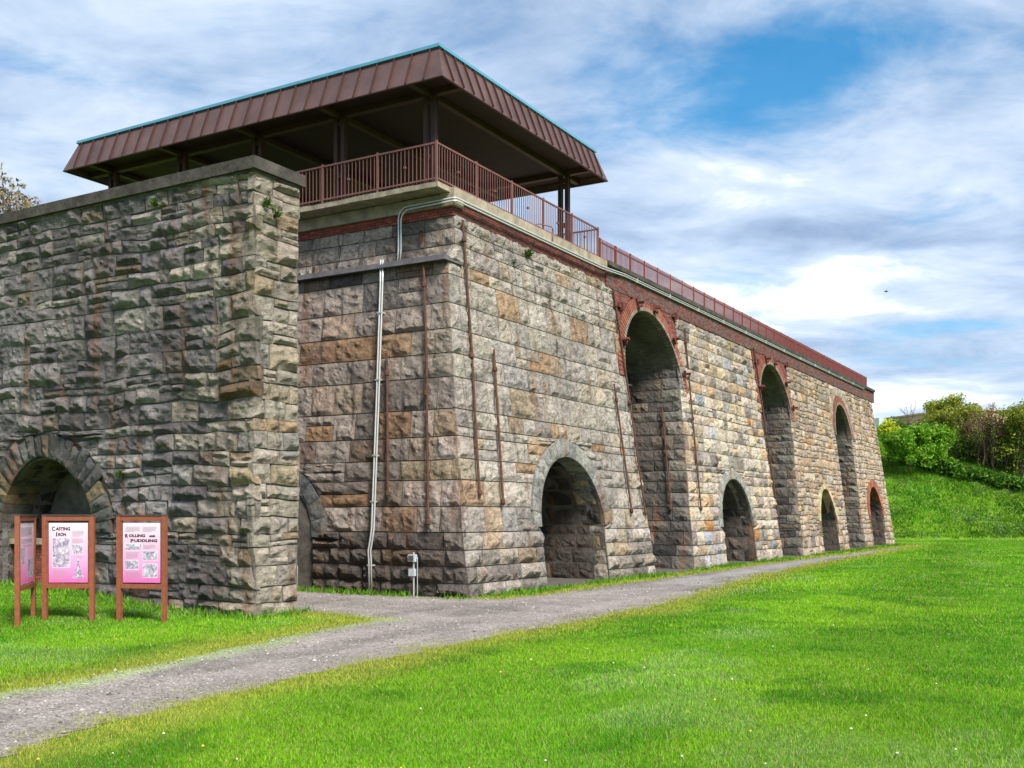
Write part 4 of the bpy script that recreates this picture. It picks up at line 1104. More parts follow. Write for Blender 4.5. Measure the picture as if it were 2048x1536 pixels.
# ------------------------------------------------------------------ wing wall
def wing():
    t = empty('wing_wall', (-5.66, 6, 0), 'tall soot-blackened rubble wall with concrete coping behind the three signs', 'wall')
    X0, X1, Y0, YE, H = -6.32, -5.0, 1.05, 22.0, 8.93
    uc, half, zs, ro = 7.5, 1.66, 1.68, 2.28
    # core with arch through the long face
    mb = MB(); e = .03; ap = [(-half, -.3)] + arch_pts(half, zs, half, 18) + [(half, -.3)]
    mb.add([(X0+e, Y0+e, -.3), (X0+e, uc-half, -.3), (X0+e, uc-half, H), (X0+e, Y0+e, H)], [(0,3,2,1)])
    mb.add([(X0+e, uc+half, -.3), (X0+e, YE, -.3), (X0+e, YE, H), (X0+e, uc+half, H)], [(0,3,2,1)])
    v = []; f = []; pts = ap[1:-1]
    for du, z in pts: v += [(X0+e, uc+du, z), (X0+e, uc+du, H)]
    for i in range(len(pts)-1): f.append((2*i, 2*i+1, 2*i+3, 2*i+2))
    mb.add(v, f); v = []; f = []
    for du, z in ap: v += [(X0+e, uc+du, z), (X1-e, uc+du, z)]
    for i in range(len(ap)-1): f.append((2*i, 2*i+2, 2*i+3, 2*i+1))
    mb.add(v, f)
    mb.add([(X0+e, Y0+e, -.3), (X1-e, Y0+e, -.3), (X1-e, Y0+e, H), (X0+e, Y0+e, H)], [(0,1,2,3)])
    mb.add([(X1-e, Y0+e, -.3), (X1-e, YE, -.3), (X1-e, YE, H), (X1-e, Y0+e, H)], [(0,1,2,3)])
    mb.add([(X0+e, YE, -.3), (X1-e, YE, -.3), (X1-e, YE, H), (X0+e, YE, H)], [(3,2,1,0)])
    mb.build('masonry_core', M['mortar_wing'], t)
    # chamber behind the arch
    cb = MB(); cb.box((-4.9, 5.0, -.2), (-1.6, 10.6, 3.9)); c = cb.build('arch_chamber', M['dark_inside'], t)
    bm = bmesh.new(); bm.from_mesh(c.data); bm.faces.ensure_lookup_table()
    fx = [f for f in bm.faces if f.normal.x < -.9]; bmesh.ops.delete(bm, geom=fx, context='FACES_ONLY'); bm.to_mesh(c.data); bm.free()
    st = Stones(); P, Nf = plane_map('end', X0, 0.0, .10, .9, 9); Pe, Ne = plane_map('front', Y0, 0.0, .08, .9, 12)
    cz = courses(-.15, H, .25, .52)
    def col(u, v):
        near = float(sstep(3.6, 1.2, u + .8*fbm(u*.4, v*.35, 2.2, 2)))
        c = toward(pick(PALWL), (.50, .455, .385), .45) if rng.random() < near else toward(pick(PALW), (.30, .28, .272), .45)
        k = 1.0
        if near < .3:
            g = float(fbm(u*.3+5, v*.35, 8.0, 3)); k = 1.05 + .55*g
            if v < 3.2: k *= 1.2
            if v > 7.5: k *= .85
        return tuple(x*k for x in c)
    hw = circ(half, zs, ro)
    big = lambda u, v: rng.choice([.03, .05, .08, .12])
    cn = lambda z: .10*float(fbm(z*2.3, 3.0, 1.0, 3)) - .03
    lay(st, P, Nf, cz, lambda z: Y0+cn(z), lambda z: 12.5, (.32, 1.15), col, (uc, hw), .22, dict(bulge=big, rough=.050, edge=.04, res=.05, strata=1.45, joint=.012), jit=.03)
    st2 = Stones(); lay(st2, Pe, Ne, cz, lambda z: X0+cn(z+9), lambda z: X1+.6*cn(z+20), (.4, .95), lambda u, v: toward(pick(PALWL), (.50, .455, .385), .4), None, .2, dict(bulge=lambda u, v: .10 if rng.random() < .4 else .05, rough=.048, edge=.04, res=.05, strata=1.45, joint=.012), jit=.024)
    voussoirs(st, P, Nf, uc, zs, half, ro, 23, lambda: pick([(3, (.17, .17, .165)), (2, (.23, .22, .205)), (.6, (.33, .26, .16))]), pw=.1, bulge=.06, rough=.05, back=.7)
    # moss-grown soffit lining, left jamb and crown
    def tP(U, V):
        th = np.clip((np.asarray(V, float)-zs)/half, 0, math.pi); z = np.where(V < zs, V, zs + half*np.sin(th))
        return np.stack([X0 + .1 + np.asarray(U, float), uc + half*np.cos(th), z], -1)
    def tN(U, V):
        th = np.clip((np.asarray(V, float)-zs)/half, 0, math.pi); return np.stack([np.zeros(np.shape(th)), -np.cos(th), -np.sin(th)], -1)
    lay(st, tP, tN, courses(-.1, zs, .3, .5) + courses(zs, zs+half*2.9, .28, .45)[1:], lambda v: .05, lambda v: 1.2, (.3, .7), lambda u, v: pick([(2, (.17, .18, .12)), (1, (.22, .24, .15)), (2, (.09, .09, .085))]), None, 0, dict(bulge=.04, rough=.05, back=.05, res=.1))
    OB = (.46, .27, .13)
    st.recolor([(455, 722, OB), (425, 728, (.36,.21,.11)), (478, 775, (.36,.19,.08)), (270, 547, (.22,.14,.075)), (545, 565, (.50,.36,.19)), (580, 575, (.50,.33,.15)),
                (580, 857, (.52,.30,.14)), (575, 1060, (.54,.33,.16)), (478, 950, (.50,.38,.22)), (560, 605, (.44,.34,.22)), (110, 800, (.30,.22,.125)), (30, 600, (.28,.22,.15)), (395, 940, (.30,.20,.13)),
                (520, 1140, (.46,.33,.2)), (540, 360, (.45,.36,.22)), (570, 380, (.48,.40,.25)), (400, 385, (.34,.29,.21)), (250, 855, (.62,.61,.58)), (240, 870, (.60,.59,.56)), (215, 960, (.52,.52,.5)), (505, 490, (.42,.33,.2)), (510, 455, (.42,.36,.26))])
    st2.recolor([(545, 565, (.50,.38,.22)), (580, 857, (.52,.34,.18)), (575, 1060, (.54,.36,.2)), (560, 605, (.46,.38,.27)), (560, 950, (.50,.40,.26))])
    st.build(t, M['wing'], 215); st2.build(t, M['wing_pale'], 75)
    mb = MB(); mb.box((X0-.10, Y0-.10, H), (X1+.08, Y0+3.5, H+.24)); o = mb.build('coping', M['cap'], t)
    y = Y0 + 3.507
    while y < YE:
        y1 = min(y+3.2, YE); MB().box((X0-.10+rng.uniform(-.01,.01), y, H), (X1+.08, y1-.012, H+.24+rng.uniform(-.006,.006))).build('coping', M['cap'], t); y = y1
    MB().box((X0-.02, Y0-.02, H-.05), (X1, YE, H-.002)).build('coping_bed', M['mortar_dark'], t)
    # brick infill low in the arch with a stone cap
    q = empty('brick_infill', (X0+.35, uc, .3), 'low red-brick wall with pale cap filling the foot of the wing-wall arch', 'brick wall')
    P4, N4 = plane_map('end', X0+.30, 0.0); mb = MB()
    brick_patch(mb, P4, N4, uc-1.9, uc+1.75, .15, 1.36, cols=[(.26,.085,.055),(.22,.07,.05),(.30,.11,.07),(.17,.06,.05)])
    mb.build('bricks', M['brick'], q, color=True)['kind'] = 'stuff'
    MB().box((X0+.32, uc-1.9, .0), (X0+.6, uc+1.75, 1.36)).build('brick_backing', M['mortar'], q)
    MB().box((X0+.20, uc-1.95, 1.361), (X0+.66, uc+1.75, 1.49)).build('cap', M['concrete'], q)
wing()

# ------------------------------------------------------------------ plants rooted in the joints
def tuft(p, out, n, size, label, seed):
    r = np.random.default_rng(seed); p = np.asarray(p, float); out = np.asarray(out, float); t = empty('wall_plant', tuple(p), label, 'plant', 'small plants growing from the wall joints')
    b = p + r.normal(0, size*.25, (n, 3)); d = out*.6 + r.normal(0, .6, (n, 3)) + np.array([0, 0, .55]); d /= np.linalg.norm(d, axis=1)[:, None]
    side = np.cross(d, r.normal(0, 1, (n, 3))); side /= np.linalg.norm(side, axis=1)[:, None]; L = size*r.uniform(.5, 1.2, (n, 1)); w = L*.14
    V = np.stack([b - side*w, b + side*w, b + d*L], 1); C = np.array([.07, .13, .022])*r.uniform(.5, 1.4, (n, 1))
    o = tri_mesh('leaves', V - p, M['leaf'], None, C); o.parent = t
    MB().tube([p - out*.05, p + out*.03 + np.array([0, 0, .05])], .012, 5).build('stem', M['bark'], t)
for (px, py, lab, sd_) in ((532, 405, 'green tuft high on the pale end of the wing wall, nearer its corner', 1), (552, 430, 'green tuft on the pale end of the wing wall, below the other one', 2)):
    tuft(on_y(px, py, .97), (0, -1, 0), 55, .15, lab, sd_)
for (px, py, lab, sd_) in ((312, 408, 'green tuft on the dark wing wall a little below its coping', 3), (240, 950, 'green tuft beside the ring of the wing-wall arch', 4)):
    tuft(on_x(px, py, -6.42), (-1, 0, 0), 55, .14, lab, sd_)
tuft(on_y(1056, 508, -.1, FB), (0, -1, 0), 70, .18, 'green tuft just under the brick band of the nearest stack', 5)

# ------------------------------------------------------------------ signs
def panel_material(name, seed):
    m, nt, b = mat_new(name); tc = nt.nodes.new('ShaderNodeTexCoord'); s = nt.nodes.new('ShaderNodeSeparateXYZ')
    nt.links.new(tc.outputs['Generated'], s.inputs[0]); n = noise_n(nt, pos(nt), 3 + seed, 4, .5)
    c = ramp(nt, s.outputs[2], [(.04, (.72, .15, .42)), (.28, (.73, .30, .55)), (.62, (.72, .44, .60)), (.95, (.74, .60, .67))])
    c = mixc(nt, .1, c, ramp(nt, n, [(.3, .5), (.7, 1.0)]), 'MULTIPLY')
    nt.links.new(c, b.inputs['Base Color']); b.inputs['Roughness'].default_value = .35; return m
M['panel'] = panel_material('sign_print', 1)
def photo_material():
    m, nt, b = mat_new('halftone_picture'); p = pos(nt)
    n1 = noise_n(nt, p, 14, 6, .7, 1.0); n2 = noise_n(nt, p, 60, 3, .6)
    c = ramp(nt, n1, [(.36, (.16, .13, .22)), (.5, (.40, .36, .46)), (.62, (.72, .66, .74))])
    c = mixc(nt, .5, c, mixc(nt, 1.0, c, ramp(nt, n2, [(.3, .6), (.7, 1.2)]), 'MULTIPLY'))
    nt.links.new(c, b.inputs['Base Color']); b.inputs['Roughness'].default_value = .4; return m
M['photo'] = photo_material()

def text_mesh(body, size, bold):
    cu = bpy.data.curves.new('lettering', 'FONT'); cu.body = body; cu.size = size; cu.offset = bold; cu.resolution_u = 3
    ob = bpy.data.objects.new('lettering', cu); COL.objects.link(ob)
    bpy.context.view_layer.update()
    me = bpy.data.meshes.new_from_object(ob.evaluated_get(bpy.context.evaluated_depsgraph_get()))
    v = np.array([p.co[:] for p in me.vertices]) if len(me.vertices) else np.zeros((0, 3)); f = [tuple(p.vertices) for p in me.polygons]
    bpy.data.objects.remove(ob, do_unlink=True); bpy.data.curves.remove(cu); bpy.data.meshes.remove(me)
    return v, f
def sign(A, B, label, words, pics, paras, extra=None):
    A, B = np.array([*A, 0.]), np.array([*B, 0.]); A[2] = float(height(A[0], A[1])) ; B[2] = float(height(B[0], B[1]))
    L = np.linalg.norm((B-A)[:2]); e = (B-A)/L; e[2] = 0; e /= np.linalg.norm(e); n = np.array([e[1], -e[0], 0])
    if (CAM - A) @ n < 0: n = -n
    up = np.array([0, 0, 1.])
    t = empty('information_sign', tuple((A+B)/2), label, 'sign', 'information signs on the grass')
    zt = 2.04; pw = .042
    for p in (A, B): MB().obox(np.array([p[0], p[1], (p[2]-.1+zt)/2]), e*pw, n*pw, up*(zt-p[2]+.1)/2).build('post', M['post'], t)
    a0 = np.array([A[0], A[1], 0]); w = L
    z_lo, z_hi = .74, 1.985
    mid = a0 + e*w/2
    MB().obox(mid + up*(zt+.008), e*(w/2+pw+.005), n*(pw+.01), up*.008).build('top_cap', M['ledge'], t)
    MB().obox(mid + up*(1.99), e*(w/2-pw-.002), n*.036, up*.048).build('top_rail', M['post'], t)
    MB().obox(mid + up*(z_lo-.04), e*(w/2-pw-.002), n*.034, up*.042).build('bottom_rail', M['post'], t)
    iw = w - 2*pw
    # inner frame
    for s in (-1, 1): MB().obox(mid + e*s*(iw/2-.012) + up*(z_lo+1.94)/2, e*.012, n*.022, up*(1.94-z_lo)/2-up*.002).build('frame_bead', M['post'], t)
    pwid = iw - .075; x0 = -pwid/2; z0, z1 = z_lo+.03, 1.90; H = z1-z0
    pc = mid + n*.012
    MB().obox(pc + up*(z0+z1)/2, e*pwid/2, n*.006, up*H/2).build('panel', M['panel'], t)
    F = lambda x, y, d=.0078: pc + e*(x0 + x*pwid) + up*(z0 + y*H) + n*d
    def quad(x, y, x2, y2, name, mat, d=.0078): return mobj(name, [F(x,y,d), F(x2,y,d), F(x2,y2,d), F(x,y2,d)], [(0,1,2,3)], mat, t)
    for (x, y, x2, y2) in pics: quad(x-.008, y-.008, x2+.008, y2+.008, 'picture_border', M['white_print'], .0069); quad(x, y, x2, y2, 'picture', M['photo'])
    for (x, y, x2, y2) in paras:
        nl = max(2, int((y2-y)*H/.020)); mb = MB()
        for k in range(nl):
            yy = y + (y2-y)*(k+.3)/nl; xe = x2 - (rng.uniform(0, .06) if k else (x2-x)*.4)
            mb.add([F(x, yy), F(xe, yy), F(xe, yy+(y2-y)/nl*.38), F(x, yy+(y2-y)/nl*.38)], [(0,1,2,3)])
        mb.build('paragraph_print', M['ink_grey'], t)
    for (body, x, y, size, wid) in words:
        v, f = text_mesh(body, size, .0036)
        if not len(v): continue
        sx = (wid*pwid) / (v[:,0].max()-v[:,0].min()); v[:,0] = (v[:,0]-v[:,0].min())*sx
        W = np.array([F(x, y, .0085) + e*p[0] + up*p[1] for p in v]); mobj('lettering', W, f, M['black'], t)
    if extra: extra(quad, F, t)
    return t
M['white_print'] = simple('white_print', (.78, .70, .76), .4, .05, 5, .0)
G = lambda px, py: on_zero(px, py)
def on_zero(px, py):
    d = ray(px, py); p = CAM + d*(-CAM[2]/d[2]); return (p[0], p[1])
def spire(quad, F, t):
    pts = [(.60,.07),(.92,.07),(.86,.14),(.80,.26),(.765,.42),(.745,.42),(.71,.26),(.66,.14)]
    mobj('picture', [F(*p) for p in pts], [tuple(range(len(pts)))], M['photo'], t)
p0 = on_zero(35, 1256); p1 = on_zero(67, 1241)
sign(p0, p1, 'leftmost pink information sign, turned edge-on, on the grass', [('S', .1, .645, .12, .13), ('CIENCE', .25, .655, .07, .5)] if False else [],
     [(.10,.33,.38,.60),(.55,.10,.92,.40)], [(.1,.78,.9,.93),(.12,.66,.9,.74),(.2,.60,.85,.64)])
sign(on_zero(90, 1245.5), on_zero(184.5, 1245.5), 'middle pink information sign headed CASTING IRON, in front of the arch',
     [('C', .08, .87, .108, .085), ('ASTING', .178, .876, .082, .375), ('I', .19, .775, .108, .03), ('RON', .245, .781, .082, .20)],
     [(.10,.255,.54,.745),(.60,.48,.87,.64)], [(.60,.77,.95,.87),(.60,.65,.92,.74),(.1,.05,.48,.21),(.72,.41,.94,.44)], spire)
sign(on_zero(239, 1245.5), on_zero(329, 1247), 'right-hand pink information sign headed ROLLING AND PUDDLING, nearest the wall corner',
     [('R', .06, .755, .092, .085), ('OLLING', .16, .765, .07, .44), ('AND', .70, .765, .045, .18), ('P', .21, .672, .092, .08), ('UDDLING', .305, .682, .07, .62)],
     [(.06,.545,.49,.65),(.54,.38,.92,.525),(.06,.22,.41,.37),(.54,.09,.92,.31)], [(.07,.845,.48,.94),(.53,.845,.93,.94),(.55,.56,.9,.64),(.08,.40,.45,.51),(.08,.05,.48,.18)])

# ------------------------------------------------------------------ lawn
def in_wall(x, y):
    a = (x > -6.40) & (x < -4.95) & (y > .95)
    b = (y > .0) & (x > -.12) & (x < 54.6)
    return a | b
def lawn_color(x, y, n, r):
    big = fbm(x*.22, y*.22, 1.0, 4); mid = fbm(x*.9, y*.9, 2.0, 3)
    g = np.array([[.14, .34, .014]]) * np.ones((n, 1))
    c2 = np.array([.235, .46, .018]); c3 = np.array([.08, .26, .010]); c4 = np.array([.27, .41, .13]); c5 = np.array([.37, .38, .06])
    t = sstep(-.1, .45, big)[:, None]; g = g*(1-t) + c2*t
    t = sstep(.0, .45, -mid)[:, None]*.85; g = g*(1-t) + c3*t
    # seed-head patches, pale and greyish
    pale = sstep(.24, .42, fbm(x*.33+20, y*.6, 5.0, 4)); t = (pale*(r.random(n) < .4))[:, None]; g = g*(1-t) + c4*t
    # mower stripes along the front
    dep, lat = cam_dl(x, y); st = .5 + .5*np.sin((lat*.8 - dep*.35)*1.4); g = g*(.90 + .2*st)[:, None]
    # mossy yellow margin along the path
    sd = path_sd(x, y); t = (sstep(-1.3, -.1, sd + .5*fbm(x*.7, y*.7, 4.0, 3)) * .85)[:, None]; g = g*(1-t) + c5*t
    g = g * r.uniform(.6, 1.35, (n, 1))
    dry = (r.random(n) < .055)[:, None]; g = np.where(dry, np.array([.42, .36, .17]), g)
    return g
def blades(dlo, dhi, dens, w, hgt, r, hill=False, latmin=None):
    la = .56*dhi + 1.5; area = (dhi-dlo)*2*la; n = int(area*dens)
    dep = r.uniform(dlo, dhi, n); lat = r.uniform(-la, la, n); k = np.abs(lat) < .53*dep + 1.5
    if latmin is not None: k &= lat > latmin
    dep, lat = dep[k], lat[k]; x = CAM[0] + dep*FW[0] + lat*RT[0]; y = CAM[1] + dep*FW[1] + lat*RT[1]
    sd = path_sd(x, y) + .16*fbm(x*1.4, y*1.4, 2.0, 4) if not hill else np.full(len(x), -9.)
    k = ~in_wall(x, y) & (sd + .22*fbm(x*3.3, y*3.3, 4.4, 3) < .55*r.random(len(x))**2.2 + .02)
    k &= ~((x > -5.0) & (x < -.1) & (y > .5))
    x, y = x[k], y[k]; n = len(x); z = height(x, y)
    a = r.uniform(0, 2*math.pi, n); ww = w*r.uniform(.6, 1.3, n); hh = hgt*r.uniform(.5, 1.3, n) * (1 + .4*fbm(x*.7, y*.7, 3.0, 2) + .6*fbm(x*3.1, y*3.1, 8.0, 2))
    lean = r.uniform(.25, 1.0, n)*hh; la_ = r.uniform(0, 2*math.pi, n)
    b = np.stack([x, y, z], -1); d = np.stack([np.cos(a)*ww/2, np.sin(a)*ww/2, np.zeros(n)], -1)
    tip = b + np.stack([np.cos(la_)*lean, np.sin(la_)*lean, hh], -1)
    V = np.stack([b-d-[0,0,.005], b+d-[0,0,.005], tip], 1); return V, lawn_color(x, y, n, r)
def lawn():
    r = np.random.default_rng(3); Vs = []; Cs = []
    for args in ((7.5, 12, 5000, .009, .036), (12, 18, 2900, .013, .038), (18, 28, 1300, .02, .045), (28, 45, 420, .034, .055), (45, 88, 130, .06, .06)):
        V, c = blades(*args, r); Vs.append(V); Cs.append(c)
    V, c = blades(87, 118, 150, .10, .20, r, hill=True, latmin=27); hx = V[:,0,0]; hy = V[:,0,1]; c = c*np.array([.72, .82, .8])*(.82 + .55*fbm(hx*.22, hy*.22, 6.0, 4))[:, None]; Vs.append(V); Cs.append(c)
    V = np.concatenate(Vs); C = np.concatenate(Cs)
    o = tri_mesh('lawn_grass', V, M['grass'], None, C); tag(o, 'bright green mown lawn grass on both sides of the path', 'grass', kind='stuff')
    # weeds along the wall feet
    Vw = []; Cw = []
    segs = [((-.45, -.05), (-.45, 6.0), .14), ((.0, -.35), (11.8, -.3), .2), ((15.3, -.3), (27.2, -.3), .2), ((30, -.35), (54, -.35), .2), ((-6.5, 1.0), (-6.55, 9.6), .22), ((-6.4, .85), (-5.0, .85), .16)]
    for (a, b, wd) in segs:
        L = math.hypot(b[0]-a[0], b[1]-a[1]); n = int(L*170); s = r.random(n)
        cl = fbm(s*L*.9, s*0+a[0], 3.0, 3); k = cl > -.12; s = s[k]; n = len(s)
        x = a[0]+(b[0]-a[0])*s + r.normal(0, wd, n); y = a[1]+(b[1]-a[1])*s + r.normal(0, wd, n)
        k = ~in_wall(x, y); x, y = x[k], y[k]; n = len(x)
        z = height(x, y); an = r.uniform(0, 6.28, n); hh = r.uniform(.06, .2, n); ww = r.uniform(.012, .03, n)
        bb = np.stack([x, y, z], -1); d = np.stack([np.cos(an)*ww, np.sin(an)*ww, 0*an], -1)
        tip = bb + np.stack([r.normal(0, .06, n), r.normal(0, .06, n), hh], -1); Vw.append(np.stack([bb-d, bb+d, tip], 1))
        c = np.array([.12, .26, .02])*r.uniform(.5, 1.5, (n, 1)); Cw.append(c)
    o = tri_mesh('wall_foot_weeds', np.concatenate(Vw), M['grass'], None, np.concatenate(Cw)); tag(o, 'tufts of weeds growing along the feet of the walls', 'weeds', kind='stuff')
    # clover heads and dandelions
    def dots(n, cols, rad_, near):
        T = []; C = []
        dep = r.uniform(8, near, n); lat = r.uniform(-.5, .55, n)*dep; x = CAM[0]+dep*FW[0]+lat*RT[0]; y = CAM[1]+dep*FW[1]+lat*RT[1]
        k = ~in_wall(x, y) & (path_sd(x, y) < -.15) & ~((x > -5) & (x < 0) & (y > 0))
        for px, py in zip(x[k], y[k]):
            z = float(height(px, py)) + r.uniform(.03, .06); c = np.array([px, py, z]); R = rad_*r.uniform(.7, 1.3)
            oc = [c+np.array(v)*R for v in ((1,0,0),(0,1,0),(-1,0,0),(0,-1,0),(0,0,.8),(0,0,-.6))]
            for f in ((0,1,4),(1,2,4),(2,3,4),(3,0,4),(1,0,5),(2,1,5),(3,2,5),(0,3,5)): T.append([oc[i] for i in f]); C.append(cols)
        return np.array(T), np.array(C)
    V1, C1 = dots(120, (.62, .66, .56), .013, 48); V2, C2 = dots(60, (.60, .46, .03), .015, 30)
    o = tri_mesh('lawn_flowers', np.concatenate([V1, V2]), M['pebble'], None, np.concatenate([C1, C2])); tag(o, 'tiny white clover heads and yellow dandelions dotted over the lawn', 'flowers', kind='stuff')
    # loose stones on the gravel
    T = []; C = []; n = 26000
    dep = r.uniform(7.5, 34, n)**1.0; lat = r.uniform(-.55, .5, n)*dep; x = CAM[0]+dep*FW[0]+lat*RT[0]; y = CAM[1]+dep*FW[1]+lat*RT[1]
    k = (path_sd(x, y) > .0) & ~in_wall(x, y); x, y, dep = x[k], y[k], dep[k]; n = len(x)
    R = np.clip(r.lognormal(-4.65, .38, n), .005, .03) * (1 + dep*.012); z = height(x, y) + .02 + R*.15
    base = np.array([(1,0,0),(0,1,0),(-1,0,0),(0,-1,0),(0,0,.7),(0,0,-.5)]); F = ((0,1,4),(1,2,4),(2,3,4),(3,0,4),(1,0,5),(2,1,5),(3,2,5),(0,3,5))
    ang = r.uniform(0, 6.28, n); ca, sa = np.cos(ang), np.sin(ang); st = r.uniform(.6, 1.5, (n, 6, 1))
    vb = base[None]*st; vx = vb[...,0]*ca[:,None]-vb[...,1]*sa[:,None]; vy = vb[...,0]*sa[:,None]+vb[...,1]*ca[:,None]
    vv = np.stack([vx, vy, vb[...,2]], -1)*R[:,None,None] + np.stack([x, y, z], -1)[:,None,:]
    T = vv[:, np.array(F)].reshape(-1, 3, 3); tone = r.choice([.15, .24, .32, .42, .08], n, p=[.25, .3, .25, .08, .12])[:, None]*np.array([[1, .93, .88]])
    o = tri_mesh('loose_gravel', T, M['pebble'], None, np.repeat(tone, 8, axis=0)); tag(o, 'loose grey stones scattered on the gravel path', 'gravel', kind='stuff')
lawn()

# ------------------------------------------------------------------ trees and shrubs
def leaf_cloud(centres, n, size, cols, r, flat=.0, jitter=.35):
    """small leaf faces gathered in clumps"""
    cen = np.array([c[:3] for c in centres]); rr = np.array([c[3] for c in centres]); w = rr**2; w = w/w.sum()
    k = r.choice(len(cen), n, p=w); v = r.normal(0, 1, (n, 3)); v /= np.linalg.norm(v, axis=1)[:, None]
    rad_ = rr[k]*r.uniform(.45, 1.0, n)**.5*(1 + r.normal(0, jitter*.35, n)); v[:, 2] *= .8
    p = cen[k] + v*rad_[:, None]
    a = r.normal(0, 1, (n, 3)); a[:, 2] *= (1-flat); a /= np.linalg.norm(a, axis=1)[:, None]; b = np.cross(a, r.normal(0, 1, (n, 3))); b /= np.linalg.norm(b, axis=1)[:, None]
    s = size*r.uniform(.55, 1.4, (n, 1)); q = np.stack([p-a*s, p+b*s*.5, p+a*s], 1); q2 = np.stack([p-a*s, p+a*s, p-b*s*.5], 1)
    c = np.array(cols)[r.choice(len(cols), n)]*r.uniform(.6, 1.35, (n, 1)); ck = r.uniform(.75, 1.2, (len(cen), 1)); c = c*ck[k]
    return np.concatenate([q, q2]), np.concatenate([c, c])
def branch(mb, p, d, L, rad_, depth, r, tips, spread=.55, upb=.25):
    d = d/np.linalg.norm(d); mid = p + d*L*.5 + r.normal(0, L*.05, 3); q = p + d*L + r.normal(0, L*.06, 3)
    mb.tube([p, mid, q], [rad_, rad_*.8, rad_*.6], 5, cap=False); tips.append(q)
    if depth <= 0: return
    for k in range(r.integers(2, 4)):
        nd_ = d + r.normal(0, spread, 3) + np.array([0, 0, upb]); branch(mb, q if k else mid*.3+q*.7, nd_, L*r.uniform(.6, .82), rad_*.66, depth-1, r, tips, spread, upb)
def tree(name, base, h, cr, cols, label, cat, seed, nleaf, size=.16, bark='bark', stems=1, depth=4, clump=.8, sub=None, leafy=True, group=None, flat=.3, upb=.25, spread=.5):
    r = np.random.default_rng(seed); t = empty(name, tuple(base), label, cat, group); mb = MB(); tips = []; cuts = [(0, 0)]
    for s in range(stems):
        b = np.asarray(base, float) + (np.array([r.normal(0, cr*.35), r.normal(0, cr*.35), -.2]) if stems > 1 else np.array([0, 0, -.2]))
        d = np.array([r.normal(0, .18), r.normal(0, .18), 1.0]); branch(mb, b, d, h*(.34 if depth > 3 else .4), max(.06, h*.021), depth, r, tips, spread, upb)
        cuts.append((len(mb.v), len(mb.f)))
    # fit the branching to the wanted height and spread
    V = np.array(mb.v); T = np.array(tips); b0 = np.asarray(base, float)
    kz = h/max(T[:,2].max()-b0[2], .1); kx = cr/max(np.percentile(np.hypot(T[:,0]-b0[0], T[:,1]-b0[1]), 92), .1)
    for A in (V, T):
        A[:, 2] = b0[2] + (A[:, 2]-b0[2])*kz; A[:, :2] = b0[:2] + (A[:, :2]-b0[:2])*kx
    for (v0, f0), (v1, f1) in zip(cuts[:-1], cuts[1:]): mobj('trunk', V[v0:v1], [tuple(i-v0 for i in f) for f in mb.f[f0:f1]], M[bark], t, loc=b0)
    if leafy:
        T = T[T[:,2] > b0[2] + h*(.22 if stems == 1 else .1)]
        cen = [(*p, clump*r.uniform(.55, 1.2)) for p in T]
        if stems > 1:
            for k in range(int(14*cr)):
                a = r.uniform(0, 6.28); q = cr*math.sqrt(r.random())*.95; cen.append((b0[0]+q*math.cos(a), b0[1]+q*math.sin(a), b0[2]+r.uniform(.15, .55)*h, clump*r.uniform(.6, 1.1)))
        Vl, Cl = leaf_cloud(cen, nleaf, size, cols, r, flat)
        o = tri_mesh('crown', Vl - b0, M['leaf'], None, Cl); o.location = (0, 0, 0); o.parent = t
    return t
GRN = [(.13, .31, .018), (.19, .38, .024), (.07, .19, .014), (.24, .42, .035)]
YEL = [(.42, .50, .03), (.36, .46, .03), (.48, .52, .05)]
OLV = [(.24, .30, .03), (.30, .34, .04), (.15, .20, .03), (.32, .30, .06)]
RED = [(.20, .12, .08), (.15, .10, .06), (.14, .17, .04)]
def hillpt(px, dep):
    p = at_depth(px, 1030, dep); return np.array([p[0], p[1], float(height(p[0], p[1]))])
HB = 'shrubs on the hillside'
def hz(px, py, dep): return at_depth(px, py, dep)[2]
specs = [  # px, depth, top py, radius m, colours, label, stems, leaves, size, name
 (1776, 99, 846, 1.3, YEL, 'small yellow-green tree beside the far end of the furnaces', 1, 2600, .15, 'small_tree'),
 (1836, 98, 858, 3.2, GRN, 'wide bright green spreading shrub on the slope right of the furnaces', 4, 15000, .13, 'shrub'),
 (1868, 106, 822, 2.2, OLV, 'loose olive shrub behind the wide green one', 3, 4200, .11, 'shrub'),
 (1905, 106, 796, 2.0, OLV+YEL[:1], 'tall yellow-olive shrub, highest on the hillside, in the middle of the row', 3, 5200, .11, 'shrub'),
 (1938, 102, 806, 1.9, OLV, 'olive shrub with upright twigs just right of the tallest one', 4, 4600, .11, 'shrub'),
 (1968, 99, 815, 2.2, RED, 'reddish-brown half-bare thicket in the hillside row', 9, 1900, .08, 'thicket'),
 (2000, 98, 818, 2.0, RED+OLV[:1], 'brown twiggy bush between the red thicket and the right-hand olive shrub', 8, 2300, .09, 'thicket'),
 (2028, 97, 806, 2.0, OLV+GRN[:1], 'olive-green shrub at the right edge of the picture', 3, 5600, .11, 'shrub'),
 (2070, 96, 815, 2.0, OLV, 'olive shrub cut off by the right edge', 3, 4600, .11, 'shrub'),
]
for i, (px, dep, py, cr, cols, lab, stems, nl, size, nm) in enumerate(specs):
    b = hillpt(px, dep); tree(nm, b, hz(px, py, dep)-b[2], cr, cols, lab, 'tree' if 'tree' in nm else 'shrub', 40+i, nl, size, 'bark_red' if cols is RED else 'bark', stems, 4 if stems < 4 else 3, .75 if cr > 3 else .6, group=HB)
b = hillpt(1812, 103); tree('bare_tree', b, hz(1812, 795, 103)-b[2], 2.8, OLV, 'bare grey tree with thin branches above the green shrub', 'tree', 77, 0, .1, 'bark', 1, 5, .5, leafy=False, spread=.45)
